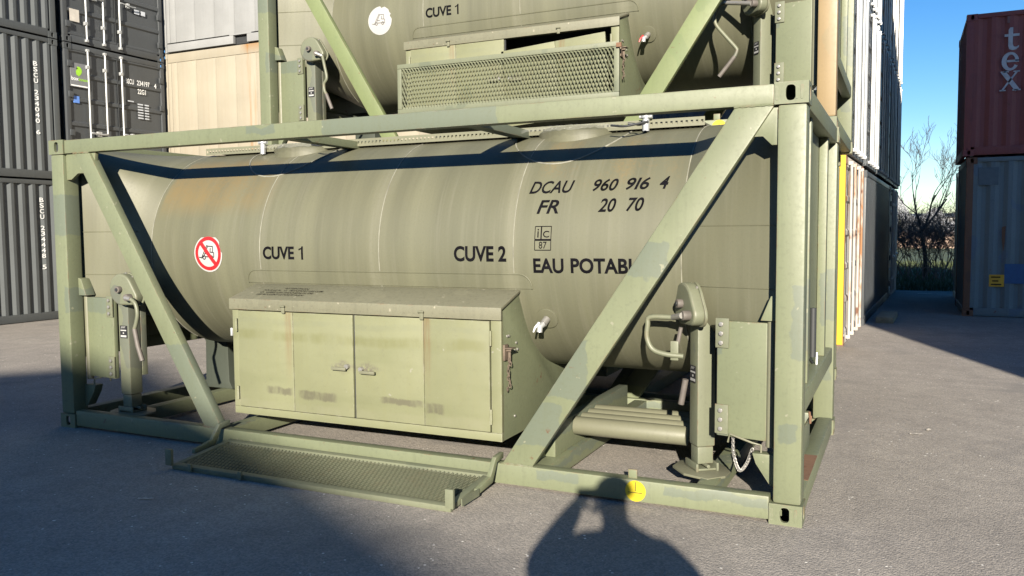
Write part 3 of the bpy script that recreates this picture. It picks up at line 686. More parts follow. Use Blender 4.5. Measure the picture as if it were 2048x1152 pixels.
    if near:
        ch = MB(); pts = catmull([(5.644, .20, .441), (5.648, .20, .33), (5.672, .20, .245), (5.695, .20, .232), (5.727, .20, .279), (5.755, .20, .36)], 8)
        d = 0; k = 0
        for i in range(len(pts) - 1):
            p, q = pts[i], pts[i + 1]; m_ = (p + q) / 2; dr = (q - p).normalized(); sd = dr.cross(Vector((0, 1, 0))).normalized() if k % 2 else Vector((0, 1, 0)); k += 1
            ch.tube([m_ + dr * (.016 * cos(a)) + sd * (.008 * sin(a)) for a in [2 * pi * j / 10 for j in range(11)]], .0024, 5, False)
        ch.build('pin_chain', 'bare', T, smooth=True)
        # stowed tubes under the barrel
        for k in range(4):
            yy = .665 + k * .145
            tb_ = MB(); nn = 20
            tb_.tube([(4.475, yy, .285), (5.262, yy, .285)], .064, nn); tb_.build('stowed_tube', 'dusty', T, bevel=.004)
        MB().box(4.40, 4.47, .30, 1.9, .146, .36).build('tube_rack', 'frame', T, bevel=.004)
        MB().box(4.36, 4.40, .20, .32, .146, .28).build('tube_rack', 'frame', T, bevel=.004)
        # right end fittings
        MB().cyl((5.975, 1.34, .76), (5.975, 1.34, 1.10), .024, 12).build('rubber_hose', 'rubber', T, smooth=True)
        MB().tube([(5.97, 1.05, 2.2), (5.97, 1.05, .80), (5.985, 1.22, .735)], .008, 8).build('drain_pipe', 'rubber', T, smooth=True)
        MB().tube([(6.0, 1.36, .70), (6.0, 1.38, .78), (6.0, 1.42, .74)], .008, 8).build('hose_hook', 'bright', T, smooth=True)
        MB().pyz([(.40, .142), (1.35, .142), (1.35, .33), (.95, .34), (.50, .24), (.40, .20)], 5.955, 5.965).build('flap_plate', 'frame', T, bevel=.002)
        MB().tube([(5.975, 1.20, .40), (5.98, 1.22, .32), (5.98, 1.25, .36)], .008, 8).build('flap_latch', 'ruststeel', T, smooth=True)
        rs = MB().box(5.95, 6.044, .45, 1.05, .1405, .1425).build('rust_patch', 'ruststeel', T)
        # plastic-wrapped manholes
        for xc, wd in ((1.85, .42), (4.35, .46)):
            mh = MB(); prof = [(.33, 2.15), (.32, 2.335), (.325, 2.36), (.30, 2.378), (.28, 2.395), (.0, 2.405)]; nn = 40
            for (r, z) in prof: mh.v += [(xc + r * cos(2 * pi * k / nn), 1.13 + r * .92 * sin(2 * pi * k / nn), z) for k in range(nn)]
            mh.f = [(j * nn + k, j * nn + (k + 1) % nn, (j + 1) * nn + (k + 1) % nn, (j + 1) * nn + k) for j in range(len(prof) - 1) for k in range(nn)]
            mo = mh.build('manhole_cover', 'tank_plain', T, smooth=True)
            MB().tube([(xc + .43 * cos(a), YC - .24 + .43 * sin(a) * .9, ZC + sqrt(max(0, RT ** 2 - (-.24 + .43 * sin(a) * .9) ** 2)) + .002) for a in [2 * pi * k / 48 for k in range(49)]], .006, 6, False).build('manhole_weld', 'weld', mo, smooth=True)
            fm = MB(); nu, nv = 46, 14; r2 = random.Random(int(xc * 10))
            for i in range(nu):
                for j in range(nv):
                    u = i / (nu - 1) * 2 - 1; v = j / (nv - 1); crn = .007 * sin(i * .83 + j * 1.9 + sin(i * .31) * 2) + .016 * r2.random()
                    dome = max(0, 1 - abs(u) ** 3) ** .5
                    fm.v.append((xc + u * wd * .9, 1.10 - .34 * cos(pi * v) * (.6 + .4 * dome) + crn * .6, 2.352 + .050 * sin(pi * v) ** .5 * dome + crn * .6))
            fm.f = [(i * nv + j, (i + 1) * nv + j, (i + 1) * nv + j + 1, i * nv + j + 1) for i in range(nu - 1) for j in range(nv - 1)]
            fm.build('plastic_film', 'film', mo)
            rp = [(xc + wd, .80, 2.375)] + [(xc + wd + .05 * k, .78 + .03 * sin(k * 2), 2.37 + .015 * cos(k * 1.7)) for k in range(1, 4)] + [(xc + wd + .02, .70, 2.345), (xc + wd - .1, .74, 2.36)]
            MB().tube(catmull(rp, 5), .008, 7).build('tie_cord', 'rubber', mo, smooth=True)
        for xc in (1.49, 4.90):
            vb = MB().cyl((xc, .93, 2.33), (xc, .93, 2.42), .024, 14); vb.cyl((xc - .045, .93, 2.43), (xc + .045, .93, 2.43), .014, 10); vb.cyl((xc, .93, 2.42), (xc, .93, 2.46), .035, 12)
            vb.build('vent_valve', 'bright', T, smooth=True)
    return T
def film_mat():
    t = NT('clear_plastic_film'); m = t.done((.42, .42, .38), .22); t.b.inputs['Alpha'].default_value = .13
    t.bump(t.noise(22, 4), .6, .02); return m
M['film'] = film_mat()
UP = (-.04, 2.60, 2.445)
tank_container('weathered green tank container standing on the asphalt in front, with step tray folded down', (0, 0, 0), 'near')
tank_container('upper green tank container with folded-up mesh step and ochre corner post', UP, 'upper')
tank_container('green tank container hidden behind the front one, beneath the upper one', (-.16, UP[1], 0), 'hidden')

# ------------------------------------------------------------------ dry shipping containers
M['slate'] = paint('slate_paint', (.070, .078, .080), None, rust=.03, dirt=.35, streak=.3, rough=.5, k=0.88)
M['slate2'] = paint('dark_slate_paint', (.055, .060, .064), None, rust=.05, dirt=.3, streak=.3, rough=.45, k=0.88)
M['grey2'] = paint('alley_grey_paint', (.10, .11, .115), None, rust=.1, dirt=.4, streak=.4, k=0.88)
M['navy'] = paint('dark_navy_paint', (.035, .045, .058), None, rust=.05, dirt=.4, streak=.3, k=0.88)
def rustbox_mat():
    t = NT('rust_streaked_white'); z = t.mapv((3, 3, .8))
    a = t.ramp(t.noise(1, 5, .65, z), .53, .62); e = t.ramp(t.noise(2.3, 3), .60, .67)
    c = t.mix(t.ramp(t.noise(1.1, 3), .3, .7), (.30, .29, .27), (.38, .35, .31)); c = t.mix(a, c, (.24, .115, .05)); c = t.mix(e, c, (.13, .06, .035))
    return t.done(c, .75)
M['rustbox'] = rustbox_mat(); M['rustbox_old'] = paint('rust_streaked_paint', (.42, .40, .36), (.36, .33, .29), rust=.95, dirt=.6, streak=.5, rough=.7, k=0.75)
M['yellowpost'] = plain('yellow_paint', (.45, .30, .008), .5, 0, .06)
M['reefer'] = paint('reefer_white', (.52, .53, .53), None, rust=0, dirt=.25, streak=.25, k=.40)
M['maroon'] = paint('maroon_paint', (.235, .066, .064), (.20, .06, .06), rust=.2, dirt=.4, streak=.5, rough=.6, k=0.88)
M['bluebox'] = paint('blue_grey_paint', (.14, .20, .225), (.11, .17, .24), rust=.24, dirt=.5, streak=.5, rough=.6, k=0.88)
M['rustpost'] = paint('rust_brown_paint', (.17, .09, .055), (.12, .07, .05), rust=.5, dirt=.5, rough=.75, k=0.88)
M['blueback'] = paint('pale_blue_paint', (.16, .24, .26), None, rust=.2, dirt=.4, streak=.4, k=0.88)
M['greywhite'] = plain('grey_white_lettering', (.45, .47, .50), .6, 0, .2)
def cream_mat():
    t = NT('reefer_cream'); xyz = t.sep(); base = (.60, .54, .42)
    c = t.mix(t.ramp(t.noise(1.3, 4), .3, .7), scl(base, .92), scl(base, 1.05))
    c = t.mix(t.math('MULTIPLY', t.ramp(t.noise(1, 4, .6, t.mapv((14, 3, .6))), .5, .8), .35), c, (.50, .40, .27))
    mx = t.math('MULTIPLY', t.ramp(xyz[0], 2.25, 2.5, True), t.ramp(xyz[0], 3.2, 2.8, True))
    mz = t.math('ADD', t.ramp(xyz[2], 2.55, 2.85, True), t.math('MULTIPLY', t.ramp(t.noise(1, 3, .6, t.mapv((9, 2, .5))), .5, .65), .7))
    c = t.mix(t.math('MULTIPLY', t.math('MULTIPLY', mx, mz), .75), c, (.52, .26, .08))
    return t.done(c, .45, k=.42)
M['cream'] = cream_mat()

def corrugated(name, length, z0, z1, fn, mat, parent, per=.278, depth=.036, ratio=(.26, .25, .24, .25)):
    """trapezoid profile along 'length'; fn(a, d, z): d = depth into the box"""
    mb = MB(); a = 0; prof = []
    while a < length - 1e-6:
        for r, d in zip(ratio, (0, 0, 1, 1)):
            prof.append((min(a, length), d * depth)); a += r * per
    prof.append((length, 0))
    for (p, d) in prof: mb.v += [fn(p, d, z0), fn(p, d, z1)]
    mb.f = [(2 * i, 2 * i + 2, 2 * i + 3, 2 * i + 1) for i in range(len(prof) - 1)]
    return mb.build(name, mat, parent)
def dry_box(label, loc, rz, ln, wd, h, mat, group, doors=False, post=None, rods='bright', rod_y=(.42, .92, 1.52, 2.02), per=.278, handles=True, frontpost=None):
    """length along local x; the door end looks along +x"""
    T = thing('shipping_container', label, 'shipping container', loc, rz, group)
    post = post or mat; hc = .118
    for ix, x in enumerate((0, ln)):
        for iy, y in enumerate((0, wd)):
            sx = -1 if ix == 0 else 1; sy = -1 if iy == 0 else 1
            casting(T, x, y, 0, sx, sy, post); casting(T, x, y, h - hc, sx, sy, post)
            x0, x1 = (.006, .12) if ix == 0 else (ln - .12, ln - .006); y0, y1 = (.006, .10) if iy == 0 else (wd - .10, wd - .006)
            pm = frontpost if (frontpost and ix == 1 and iy == 0) else post
            MB().box(x0, x1, y0, y1, hc + .001, h - hc - .001).build('corner_post', pm, T, bevel=.008)
    for iy, (y0, y1) in enumerate(((.008, .07), (wd - .07, wd - .008))):
        MB().box(.179, ln - .179, y0, y1, .012, .16).build('bottom_rail', mat, T, bevel=.006)
        MB().box(.179, ln - .179, y0, y1, h - .085, h - .004).build('top_rail', mat, T, bevel=.006)
        yy = .016 if iy == 0 else wd - .016; d = 1 if iy == 0 else -1
        corrugated('side_wall', ln - .242, .161, h - .086, lambda a, dd, z, yy=yy, d=d: (.121 + a, yy + d * dd, z), mat, T, per)
    MB().box(.13, ln - .13, .071, wd - .071, h - .05, h - .03).build('roof', mat, T)
    for x0, x1 in ((.008, .07), (ln - .07, ln - .008)):
        MB().box(x0, x1, .164, wd - .164, .012, .15).build('end_rail', mat, T, bevel=.006); MB().box(x0, x1, .164, wd - .164, h - .112, h - .006).build('end_rail', mat, T, bevel=.006)
    corrugated('end_wall', wd - .204, .151, h - .113, lambda a, dd, z: (.016 + dd, .102 + a, z), mat, T, .25)
    if not doors:
        corrugated('end_wall', wd - .204, .151, h - .113, lambda a, dd, z: (ln - .016 - dd, .102 + a, z), mat, T, .25)
        return T
    zb, zt = .155, h - .116; seg = [0, .06, .10, .30, .34, .45, .49, .69, .73, 1.0]
    for k, (ya, yb) in enumerate(((.105, wd / 2 - .006), (wd / 2 + .006, wd - .105))):
        mb = MB(); zh = zt - zb; n = 5; bands = []
        z = 0.0; dpth = [0]
        pr = [(zb, 0)]
        for b in range(n):
            s0 = zb + zh * (b + .06) / n; s1 = zb + zh * (b + .94) / n
            pr += [(s0, 0), (s0 + .03, .028), (s1 - .03, .028), (s1, 0)]
        pr.append((zt, 0)); ym = (ya + .05, yb - .05)
        for (z, d) in pr:
            for y, dm in ((ya, 1), (yb, 1)): mb.v.append((ln - .012 - d * dm, y, z))
        m = 2
        mb.f = [(i * m + j, i * m + j + 1, (i + 1) * m + j + 1, (i + 1) * m + j) for i in range(len(pr) - 1) for j in range(m - 1)]
        door = mb.build('door', mat, T)
        gk = MB().box(ln - .03, ln - .008, ya - .012, ya - .001, zb, zt).build('door_gasket', 'rubber', door)
        for ry in rod_y:
            if not (ya < ry < yb): continue
            x = ln + .028
            rod = MB().cyl((x, ry, .10), (x, ry, h - .07), .019, 10).build('lock_rod', rods, door, smooth=True)
            for zz in (.085, h - .085): MB().box(x - .040, x + .022, ry - .028, ry + .028, zz - .026, zz + .026).build('cam_keeper', rods, door, bevel=.008)
            for zz in ((.42, h - .42) if handles else ()): MB().box(x - .040, x + .020, ry - .045, ry + .022, zz - .035, zz + .035).build('rod_bracket', rods, door, bevel=.006)
            if handles:
                s = -1 if ry > (ya + yb) / 2 else 1; hz = .98 if k == 0 else 1.02
                MB().tube(catmull([(x, ry, hz), (x + .035, ry + s * .05, hz), (x + .03, ry + s * .25, hz - .02), (x + .02, ry + s * .40, hz - .01)], 4), .012, 8).build('lock_handle', rods, door, smooth=True)
                MB().box(x - .05, x + .02, ry + s * .22 - .03, ry + s * .22 + .03, hz - .06, hz + .04).build('handle_catch', rods, door, bevel=.008)
        hy = ya if k == 0 else yb
        for zz in ((.35, .95, h - 1.0, h - .4) if handles else ()):
            MB().box(ln - .012, ln + .022, hy - .05, hy + .05, zz - .06, zz + .06).build('door_hinge', mat, door, bevel=.006)
    return T

# --- left row: slate-grey boxes, planes facing +x
HX = 2.70; XL = -8.40
def plate(T, name, y0, y1, z0, z1, mat, x=.0, th=.004):   # a flat sheet on the +x face, local coordinates
    return MB().box(x, x + th, y0, y1, z0, z1).build(name, mat, T)
LB = []
for k, lab in enumerate(('slate grey container on the ground at the left edge, its side lettered BSCU 234448 5', 'slate grey container one up at the left edge, its side lettered BSCU 234040 6', 'slate grey container third up at the left edge, cut by the top of the picture')):
    T = dry_box(lab, (XL, .30, k * (HX + .02)), radians(90), 6.058, 2.438, HX, 'slate', 'slate grey containers stacked at the left', per=.212)
    LB.append(T)
    s = {0: 'BSCU 234448 5', 1: 'BSCU 234040 6'}.get(k)
    if s:
        zt = (2.36 if k == 0 else 4.93 - 2.72) ; 
        for i, chh in enumerate(s):
            if chh == ' ': continue
            zc = zt - i * .107
            put_bm('side_lettering', text_bm(chh, .030 if chh in '1I' else .085, .085, .012, 0, 0), 'white2', T, lambda u, v, zc=zc: (5.545 + u, -.004 + .016 - .004, zc - .085 + v))
for k, lab in enumerate(('slate container on the ground with its door end hidden behind the front tank', 'slate container with a grey-green logo board and BSCU 234197 on its doors', 'slate container with a beige square label on its doors, top of the left stack')):
    T = dry_box(lab, (XL - 6.058, 6.50, k * (HX + .02)), 0, 6.058, 2.438, HX, 'slate2', 'slate grey containers stacked at the left', doors=True, rod_y=(.50, .90, 1.295))
    x = 6.058 - .0115
    if k == 1:
        lg = plate(T, 'logo_board', .115, .50, 1.86, 2.33, 'lineink_dark', x, .012)
        fn = lambda u, v, xx=x + .014: (xx, u, v)
        blob = [(.235, 2.15), (.245, 2.10), (.275, 2.085), (.30, 2.07), (.325, 2.10), (.355, 2.13), (.37, 2.17), (.365, 2.215), (.34, 2.25), (.305, 2.265), (.27, 2.26), (.255, 2.245), (.29, 2.225), (.25, 2.205), (.265, 2.19), (.235, 2.18)]
        put_bm('logo_mark', flat_bm([blob], 0), 'logo', lg, fn)
        put_bm('logo_lettering', text_bm('box', .16, .075, .02, 0, 0), 'white2', lg, lambda u, v, xx=x + .014: (xx, .13 + u, 1.985 + v))
        put_bm('logo_lettering', text_bm('innov', .21, .06, .02, 0, 0), 'logo', lg, lambda u, v, xx=x + .014: (xx, .295 + u, 1.985 + v))
        plate(lg, 'logo_strip', .125, .49, 1.872, 1.895, 'white2', x + .0125, .002)
        st = plate(T, 'blue_sticker', .175, .30, 1.545, 1.68, 'blue', x - .012, .012)
        for (sx, w_, z, hh) in (('BSCU', .20, 2.115, .105), ('234197', .33, 2.115, .105), ('4', .06, 2.115, .105), ('22G1', .21, 1.935, .105)):
            y0 = {'BSCU': 1.42, '234197': 1.70, '4': 2.15, '22G1': 1.71}[sx]
            put_bm('door_lettering', text_bm(sx, w_, hh, .012, 0, 0), 'white2', T, lambda u, v, y0=y0, z=z, xx=6.058 - .008: (xx, y0 + u, z + v))
        for r in range(6):
            for (a, b) in ((1.70, 1.84), (1.88, 1.99)): plate(T, 'small_print', a, b, 1.70 - r * .058, 1.728 - r * .058, 'greywhite', x + .001, .002)
        plate(T, 'small_print', 1.44, 1.60, 1.74, 1.765, 'greywhite', x + .001, .002)
    if k == 2:
        plate(T, 'beige_label', .16, .37, .42, .66, 'paperlabel', x + .001, .003)
        for a, b in ((1.70, 1.83), (1.87, 1.98)): plate(T, 'small_print', a, b, .90, .99, 'greywhite', x + .001, .002)

# --- white refrigerated containers behind
def reefer(label, z, mat):
    ln, h = 12.19, 2.81
    T = thing('refrigerated_container', label, 'shipping container', (-8.56, 9.02, z), 0, 'white refrigerated containers')
    for x, sx in ((0, -1), (ln, 1)):
        for y, sy in ((0, -1), (2.438, 1)):
            casting(T, x, y, 0, sx, sy, mat); casting(T, x, y, h - .118, sx, sy, mat)
            x0, x1 = (.006, .16) if sx < 0 else (ln - .16, ln - .006); y0, y1 = (.006, .12) if sy < 0 else (2.438 - .12, 2.438 - .006)
            MB().box(x0, x1, y0, y1, .119, h - .119).build('corner_post', mat, T, bevel=.01)
    br = MB()
    for a, b in ((.179, 2.10), (2.48, 3.9), (4.3, ln - .179)): br.box(a, b, .008, .09, .02, .19)
    br.build('bottom_rail', mat, T, bevel=.006)
    MB().box(2.1, 2.48, .10, .12, .02, .19).build('forklift_pocket', 'rubber', T); MB().box(2.0, 2.6, .006, .09, .191, .215).build('pocket_lip', mat, T)
    MB().box(.179, ln - .179, .006, .09, h - .20, h - .006).build('top_rail', mat, T, bevel=.006)
    pm = None; x = .161; i = 0
    while x < ln - .2:
        wd = (.10 if i == 0 else .18 if i == 1 else .565)
        b = min(x + wd, ln - .161)
        MB().box(x + .004, b - .004, .022, .05, .216, h - .201).build('wall_panel', mat, T, bevel=.006)
        if i > 1: MB().box(x - .012, x + .012, .016, .021, .216, h - .201).build('panel_strip', mat, T, bevel=.002)
        x = b; i += 1
    MB().box(.17, ln - .17, .051, 2.40, .216, h - .02).build('insulated_body', mat, T); MB().box(.18, ln - .18, .121, 2.40, .001, .2155).build('floor_frame', 'rubber', T)
    return T
reefer('cream refrigerated container at ground level behind the front tank', 0, 'cream')
reefer('cream refrigerated container with rust stain, below the white one', 2.83, 'cream')
reefer('white refrigerated container on top of the cream one', 5.66, 'reefer')

# --- row along the alley (turned 2.7 degrees), door ends facing the alley
AR = radians(-2.7); AO = Vector((5.83, 7.70, 0)); AT = Vector((sin(-AR), cos(AR), 0)); AN = Vector((cos(AR), -sin(AR), 0)); AN = Vector((AT.y, -AT.x, 0))
def alley(s, z): 
    p = AO + AT * s - AN * 6.058; return (p.x, p.y, z)
AG = 'containers stacked along the alley'
T = dry_box('rust-streaked white container with a yellow corner post beside the alley', tuple(Vector(alley(0, 0)) - AN * .03), AR, 6.058, 2.5, 2.66, 'rustbox', AG, True, post='rustpost', rods='rustbox', frontpost='rustpost', handles=False)
p = MB().box(5.80, 6.05, -.012, .003, .02, 2.66).build('painted_post_face', 'yellowpost', T); tag(p, 'post face painted bright yellow')
T = dry_box('dark slate container with its ribbed side along the alley, beyond the rusty one', alley(2.75 + 6.06, 0), radians(-90 - 2.7) + pi * 2, 6.058, 2.438, 2.62, 'slate2', AG)
T.location = AO + AT * 2.75; T.rotation_euler = (0, 0, radians(90 - 2.7))
dry_box('dark container at ground level, last before the hedge', alley(8.95, 0), AR, 6.058, 2.6, 2.62, 'navy', AG, True)
proto = {}
colnames = ['nearest', 'second', 'third', 'fourth']
for lv, zz, ln_ in ((1, 2.68, 'middle'), (2, 5.32, 'top')):
    for c in range(5):
        mt = 'grey2' if c < 2 else 'navy'
        lab = '%s %s container with %s lock rods, %s of five along the alley, %s tier' % ('grey' if c < 2 else 'dark navy', 'door-ended', 'bright silver' if c < 2 else 'shaded', ['first', 'second', 'third', 'fourth', 'fifth'][c], ln_)
        s0 = [-.05, 2.50, 5.05, 7.60, 10.15][c]
        wd_ = 2.438 if c < 4 else 1.9
        key = (mt, wd_)
        if key not in proto:
            T = dry_box(lab, alley(s0, zz), AR, 6.058, 2.438, 2.62, mt, AG, True, rods='bright' if c < 2 else 'bare', handles=False, rod_y=(.55, .68, .95, 1.08, 1.50, 1.62, 1.95, 2.08) if c < 2 else (.42, .92, 1.52, 2.02)); proto[key] = T
        else: T = copy_tree(proto[key]); T['label'] = lab; T.location = alley(s0, zz)
        if c == 4: T.scale = (1, wd_ / 2.438, 1)

# --- right-hand stack in the shade
T = dry_box('faded blue container with a rust-brown corner post at the right edge', (7.56, 12.80, 0), 0, 6.058, 2.438, 2.93, 'bluebox', 'shaded containers at the right', post='rustpost')
MB().box(.42, .66, .0065, .0095, .56, .78).build('warning_sticker', M['yellowdull'] if 'yellowdull' in M else 'yellow', T)
for i, (a, b, z) in enumerate(((.45, .60, .735), (.47, .57, .665), (.45, .62, .60))): MB().box(a, b, .0045, .006, z - .012, z + .012).build('sticker_print', 'faint', T)
MB().box(.66, 1.1, .010, .014, .62, .98).build('repaint_patch', 'bluepatch', T)
MB().box(.20, .52, .008, .012, 2.42, 2.74).build('repaint_patch', 'bluepatch2', T)
for (xx, z) in ((.60, 1.45), (.98, 1.5)):
    MB().pxz([(xx, z + .2), (xx + .06, z + .22), (xx + .05, z - .1), (xx + .03, z - .25), (xx + .005, z - .05)], .010, .013).build('rust_stain', 'ruststeel', T)
T = dry_box('maroon container lettered tex, stacked on the faded blue one', (7.50, 12.80, 2.96), 0, 6.058, 2.438, 2.56, 'maroon', 'shaded containers at the right')
def tx(polys, name='side_lettering', mat='greywhite'):
    return put_bm(name, flat_bm(polys, 0), mat, T, lambda u, v: (u - 7.50, .0055, v - 2.96))
tx([[(8.19, 5.22), (8.235, 5.22), (8.235, 4.93), (8.25, 4.88), (8.29, 4.87), (8.335, 4.90), (8.33, 4.86), (8.29, 4.825), (8.23, 4.815), (8.18, 4.84), (8.165, 4.90), (8.165, 5.14), (8.165, 5.18)], [(8.10, 5.10), (8.335, 5.10), (8.335, 5.06), (8.10, 5.06)]][:1] + [[(8.105, 5.105), (8.164, 5.105), (8.164, 5.06), (8.105, 5.06)], [(8.236, 5.105), (8.335, 5.105), (8.335, 5.06), (8.236, 5.06)]])
ce = (8.205, 4.62)
eo = [(ce[0] + .135 * cos(a), ce[1] + .165 * sin(a)) for a in [radians(d) for d in range(0, 331, 15)]]; ei = [(ce[0] + .01 + .068 * cos(a), ce[1] + .120 * sin(a)) for a in [radians(d) for d in range(0, 331, 15)]]
tx([[eo[i], eo[i + 1], ei[i + 1], ei[i]] for i in range(len(eo) - 1)] + [[(8.14, 4.645), (8.338, 4.645), (8.338, 4.605), (8.14, 4.605)]])
tx([strip((8.10, 4.44), (8.33, 4.105), .075), strip((8.315, 4.435), (8.09, 4.11), .03), strip((8.06, 4.438), (8.19, 4.438), .022), strip((8.26, 4.438), (8.36, 4.438), .022), strip((8.05, 4.11), (8.15, 4.11), .022), strip((8.25, 4.11), (8.38, 4.11), .022)])
tx([strip((8.16, 5.42), (8.16, 5.30), .04)], mat='faintred')
dry_box('pale blue container behind the faded blue one at the right', (7.64, 15.35, 0), 0, 6.058, 2.438, 2.93, 'blueback', 'shaded containers at the right')
# --- stacks behind the photographer, out of view; they throw the shade on the right
for k in range(2): dry_box('%s grey container behind the photographer, near the alley mouth' % ('lower', 'upper')[k], (11.80, -5.44, k * 2.9), 0, 6.058, 2.438, 2.89, 'slate', 'containers behind the photographer')
for k in range(5): dry_box('maroon container behind the photographer, tier %s of the tall stack' % ('one', 'two', 'three', 'four', 'five')[k], (13.50, -8.0, k * 2.70), 0, 6.058, 2.438, 2.69, 'maroon', 'containers behind the photographer')

# --- warehouse behind the photographer: its gable throws the shade on the left
T = thing('warehouse', 'long grey gabled warehouse far behind the photographer', 'building', (9.8, -30, .19))
gp = [(-13, 0), (13, 0), (13, 7.40), (0, 10.90), (-13, 7.40)]
MB().pxz(gp, -.3, 0).build('gable_wall', 'grey2', T); MB().pxz(gp, -40, -39.7).build('gable_wall', 'grey2', T)
for sx in (-1, 1):
    MB().box(min(sx * 12.7, sx * 13), max(sx * 12.7, sx * 13), -39.7, -.3, 0, 7.35).build('long_wall', 'grey2', T)
    MB().add([(0, .05, 10.96), (sx * 13.4, .05, 7.352), (sx * 13.4, -40.1, 7.352), (0, -40.1, 10.96), (0, .05, 10.86), (sx * 13.4, .05, 7.25), (sx * 13.4, -40.1, 7.25), (0, -40.1, 10.86)], [(0, 1, 2, 3), (7, 6, 5, 4), (0, 4, 5, 1), (1, 5, 6, 2), (2, 6, 7, 3)]).build('roof', 'slate', T)
MB().box(-2.5, 2.5, .01, .06, 0, 4.6).build('roller_door', 'slate', T)

# ------------------------------------------------------------------ verge, tree, hedge, far field
def grass_mat(n, a, b):
    t = NT(n); return t.done(t.mix(t.ramp(t.noise(1.1, 5), .35, .65), a, b), .8)
M['grass'] = grass_mat('grass', (.045, .062, .022), (.075, .092, .035)); M['field'] = grass_mat('stubble_field', (.22, .15, .11), (.30, .21, .16))
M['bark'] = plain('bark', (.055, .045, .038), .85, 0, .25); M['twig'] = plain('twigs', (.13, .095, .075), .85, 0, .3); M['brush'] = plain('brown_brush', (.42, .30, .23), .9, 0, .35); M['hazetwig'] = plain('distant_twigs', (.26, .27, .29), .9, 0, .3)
v = MB().add([(-60, 19.6, -.004), (60, 19.6, -.004), (60, 62, .35), (-60, 62, .35)], [(0, 1, 2, 3)]).build('grass_verge', 'grass'); tag(v, 'rough green grass beyond the yard', kind='structure')
v = MB().add([(-400, 62, .34), (400, 62, .34), (400, 150, 1.6), (-400, 150, 1.6), (400, 700, 4), (-400, 700, 4)], [(0, 1, 2, 3), (3, 2, 4, 5)]).build('field', 'field'); tag(v, 'bare brown field in the distance', kind='structure')
gb = MB()
for k in range(9000):
    x = rnd.uniform(4.5, 10); y = 19.5 + rnd.random() ** 1.5 * 16; h = rnd.uniform(.06, .22) * (1.3 if rnd.random() < .1 else 1); a = rnd.uniform(0, 6.28); lx, ly = cos(a) * h * .5, sin(a) * h * .5; zz = (y - 19.6) / 42.4 * .35; wv = .012
    gb.add([(x - wv * sin(a), y + wv * cos(a), zz - .01), (x + wv * sin(a), y - wv * cos(a), zz - .01), (x + lx, y + ly, zz + h)], [(0, 1, 2)])
tag(gb.build('grass', 'grass'), 'tufts of rough grass along the end of the alley', 'grass', kind='stuff')
def branch(mb, p, d, ln, r, depth, rng, spread=.5, up=.15):
    r = max(r, .0052); n = 4; pts = [p]; rs = [r]; q = p.copy(); dd = d.normalized()
    for i in range(n):
        dd = (dd + Vector((rng.gauss(0, .16), rng.gauss(0, .16), rng.gauss(0, .1) + up * .3))).normalized(); q = q + dd * ln / n; pts.append(q.copy()); rs.append(max(.0042, r * (1 - .45 * (i + 1) / n)))
    mb.tube(pts, rs, 5 if depth > 2 else 3, False)
    if depth <= 0: return
    for k in range(rng.choice((2, 3, 3))):
        i = rng.randint(2, n); nd = (dd + Vector((rng.gauss(0, spread), rng.gauss(0, spread), rng.gauss(0, spread * .6) + up))).normalized()
        branch(mb, pts[i], nd, ln * rng.uniform(.6, .85), rs[i] * rng.uniform(.5, .75), depth - 1, rng, spread, up)
def bare_tree(name, label, cat, loc, h, seed, depth=6, stems=1, r=.09, group=None, spread=.5, up=.2, mat='bark'):
    rng = random.Random(seed); T = thing(name, label, cat, loc, 0, group)
    tr = MB(); cr = MB(); tops = []
    for s in range(stems):
        o = Vector((rng.gauss(0, .25), rng.gauss(0, .25), 0)) if stems > 1 else Vector((0, 0, 0))
        top = o + Vector((rng.gauss(0, .12 if stems == 1 else .3), rng.gauss(0, .1), h * (.33 if stems == 1 else .22))); mid = (o + top) / 2 + Vector((rng.gauss(0, .06), 0, 0))
        tr.tube(catmull([o - Vector((0, 0, .1)), mid, top], 4), [r * (1.25 - .06 * i) for i in range(9)], 8); tops.append(top)
    tr.build('trunk', mat, T, smooth=True)
    for top in tops:
        for k in range(3 if stems == 1 else 2):
            branch(cr, top - Vector((0, 0, .05)), Vector((rng.gauss(0, .35), rng.gauss(0, .35), 1)), h * .27, r * .62, depth - 1, rng, spread, up)
    cr.build('crown', mat, T); return T
bare_tree('bare_tree', 'leafless tree standing at the end of the alley', 'tree', (7.18, 24, .04), 4.6, 11, 6, 1, .062, None, .46, .24)
hs = [(6.1, 23.6, 2.2), (7.0, 23.4, 1.9), (7.5, 23.2, 2.1), (8.0, 23.0, 2.4), (6.5, 25.2, 3.0), (7.8, 26.2, 3.0), (6.35, 24.5, 2.6), (6.75, 26, 2.4), (7.65, 24.8, 2.7), (8.15, 25.6, 3.0), (8.6, 24.2, 3.4), (5.9, 25.4, 2.8), (7.3, 27.0, 2.4), (8.9, 26.6, 3.2)]
hl = ['foremost leafless shrub on the left', 'low leafless shrub just left of the trunk', 'low leafless shrub just right of the trunk', 'foremost leafless shrub on the right', 'taller leafless shrub behind the left ones', 'taller leafless shrub behind the right ones', 'leftmost leafless shrub', 'low leafless shrub left of the tree', 'leafless shrub right of the tree', 'twiggy shrub by the right-hand stack', 'tall leafless shrub half behind the right-hand stack', 'leafless shrub half behind the alley row', 'leafless shrub directly behind the tree', 'tallest leafless shrub deep behind the right-hand stack']
for i, (x, y, h) in enumerate(hs):
    bare_tree('hedge_shrub', hl[i] + ' at the end of the alley', 'shrub', (x, y, .04), h, 40 + i, 5, 4, .016, 'bare shrubs at the end of the alley', .6, .12, 'twig')
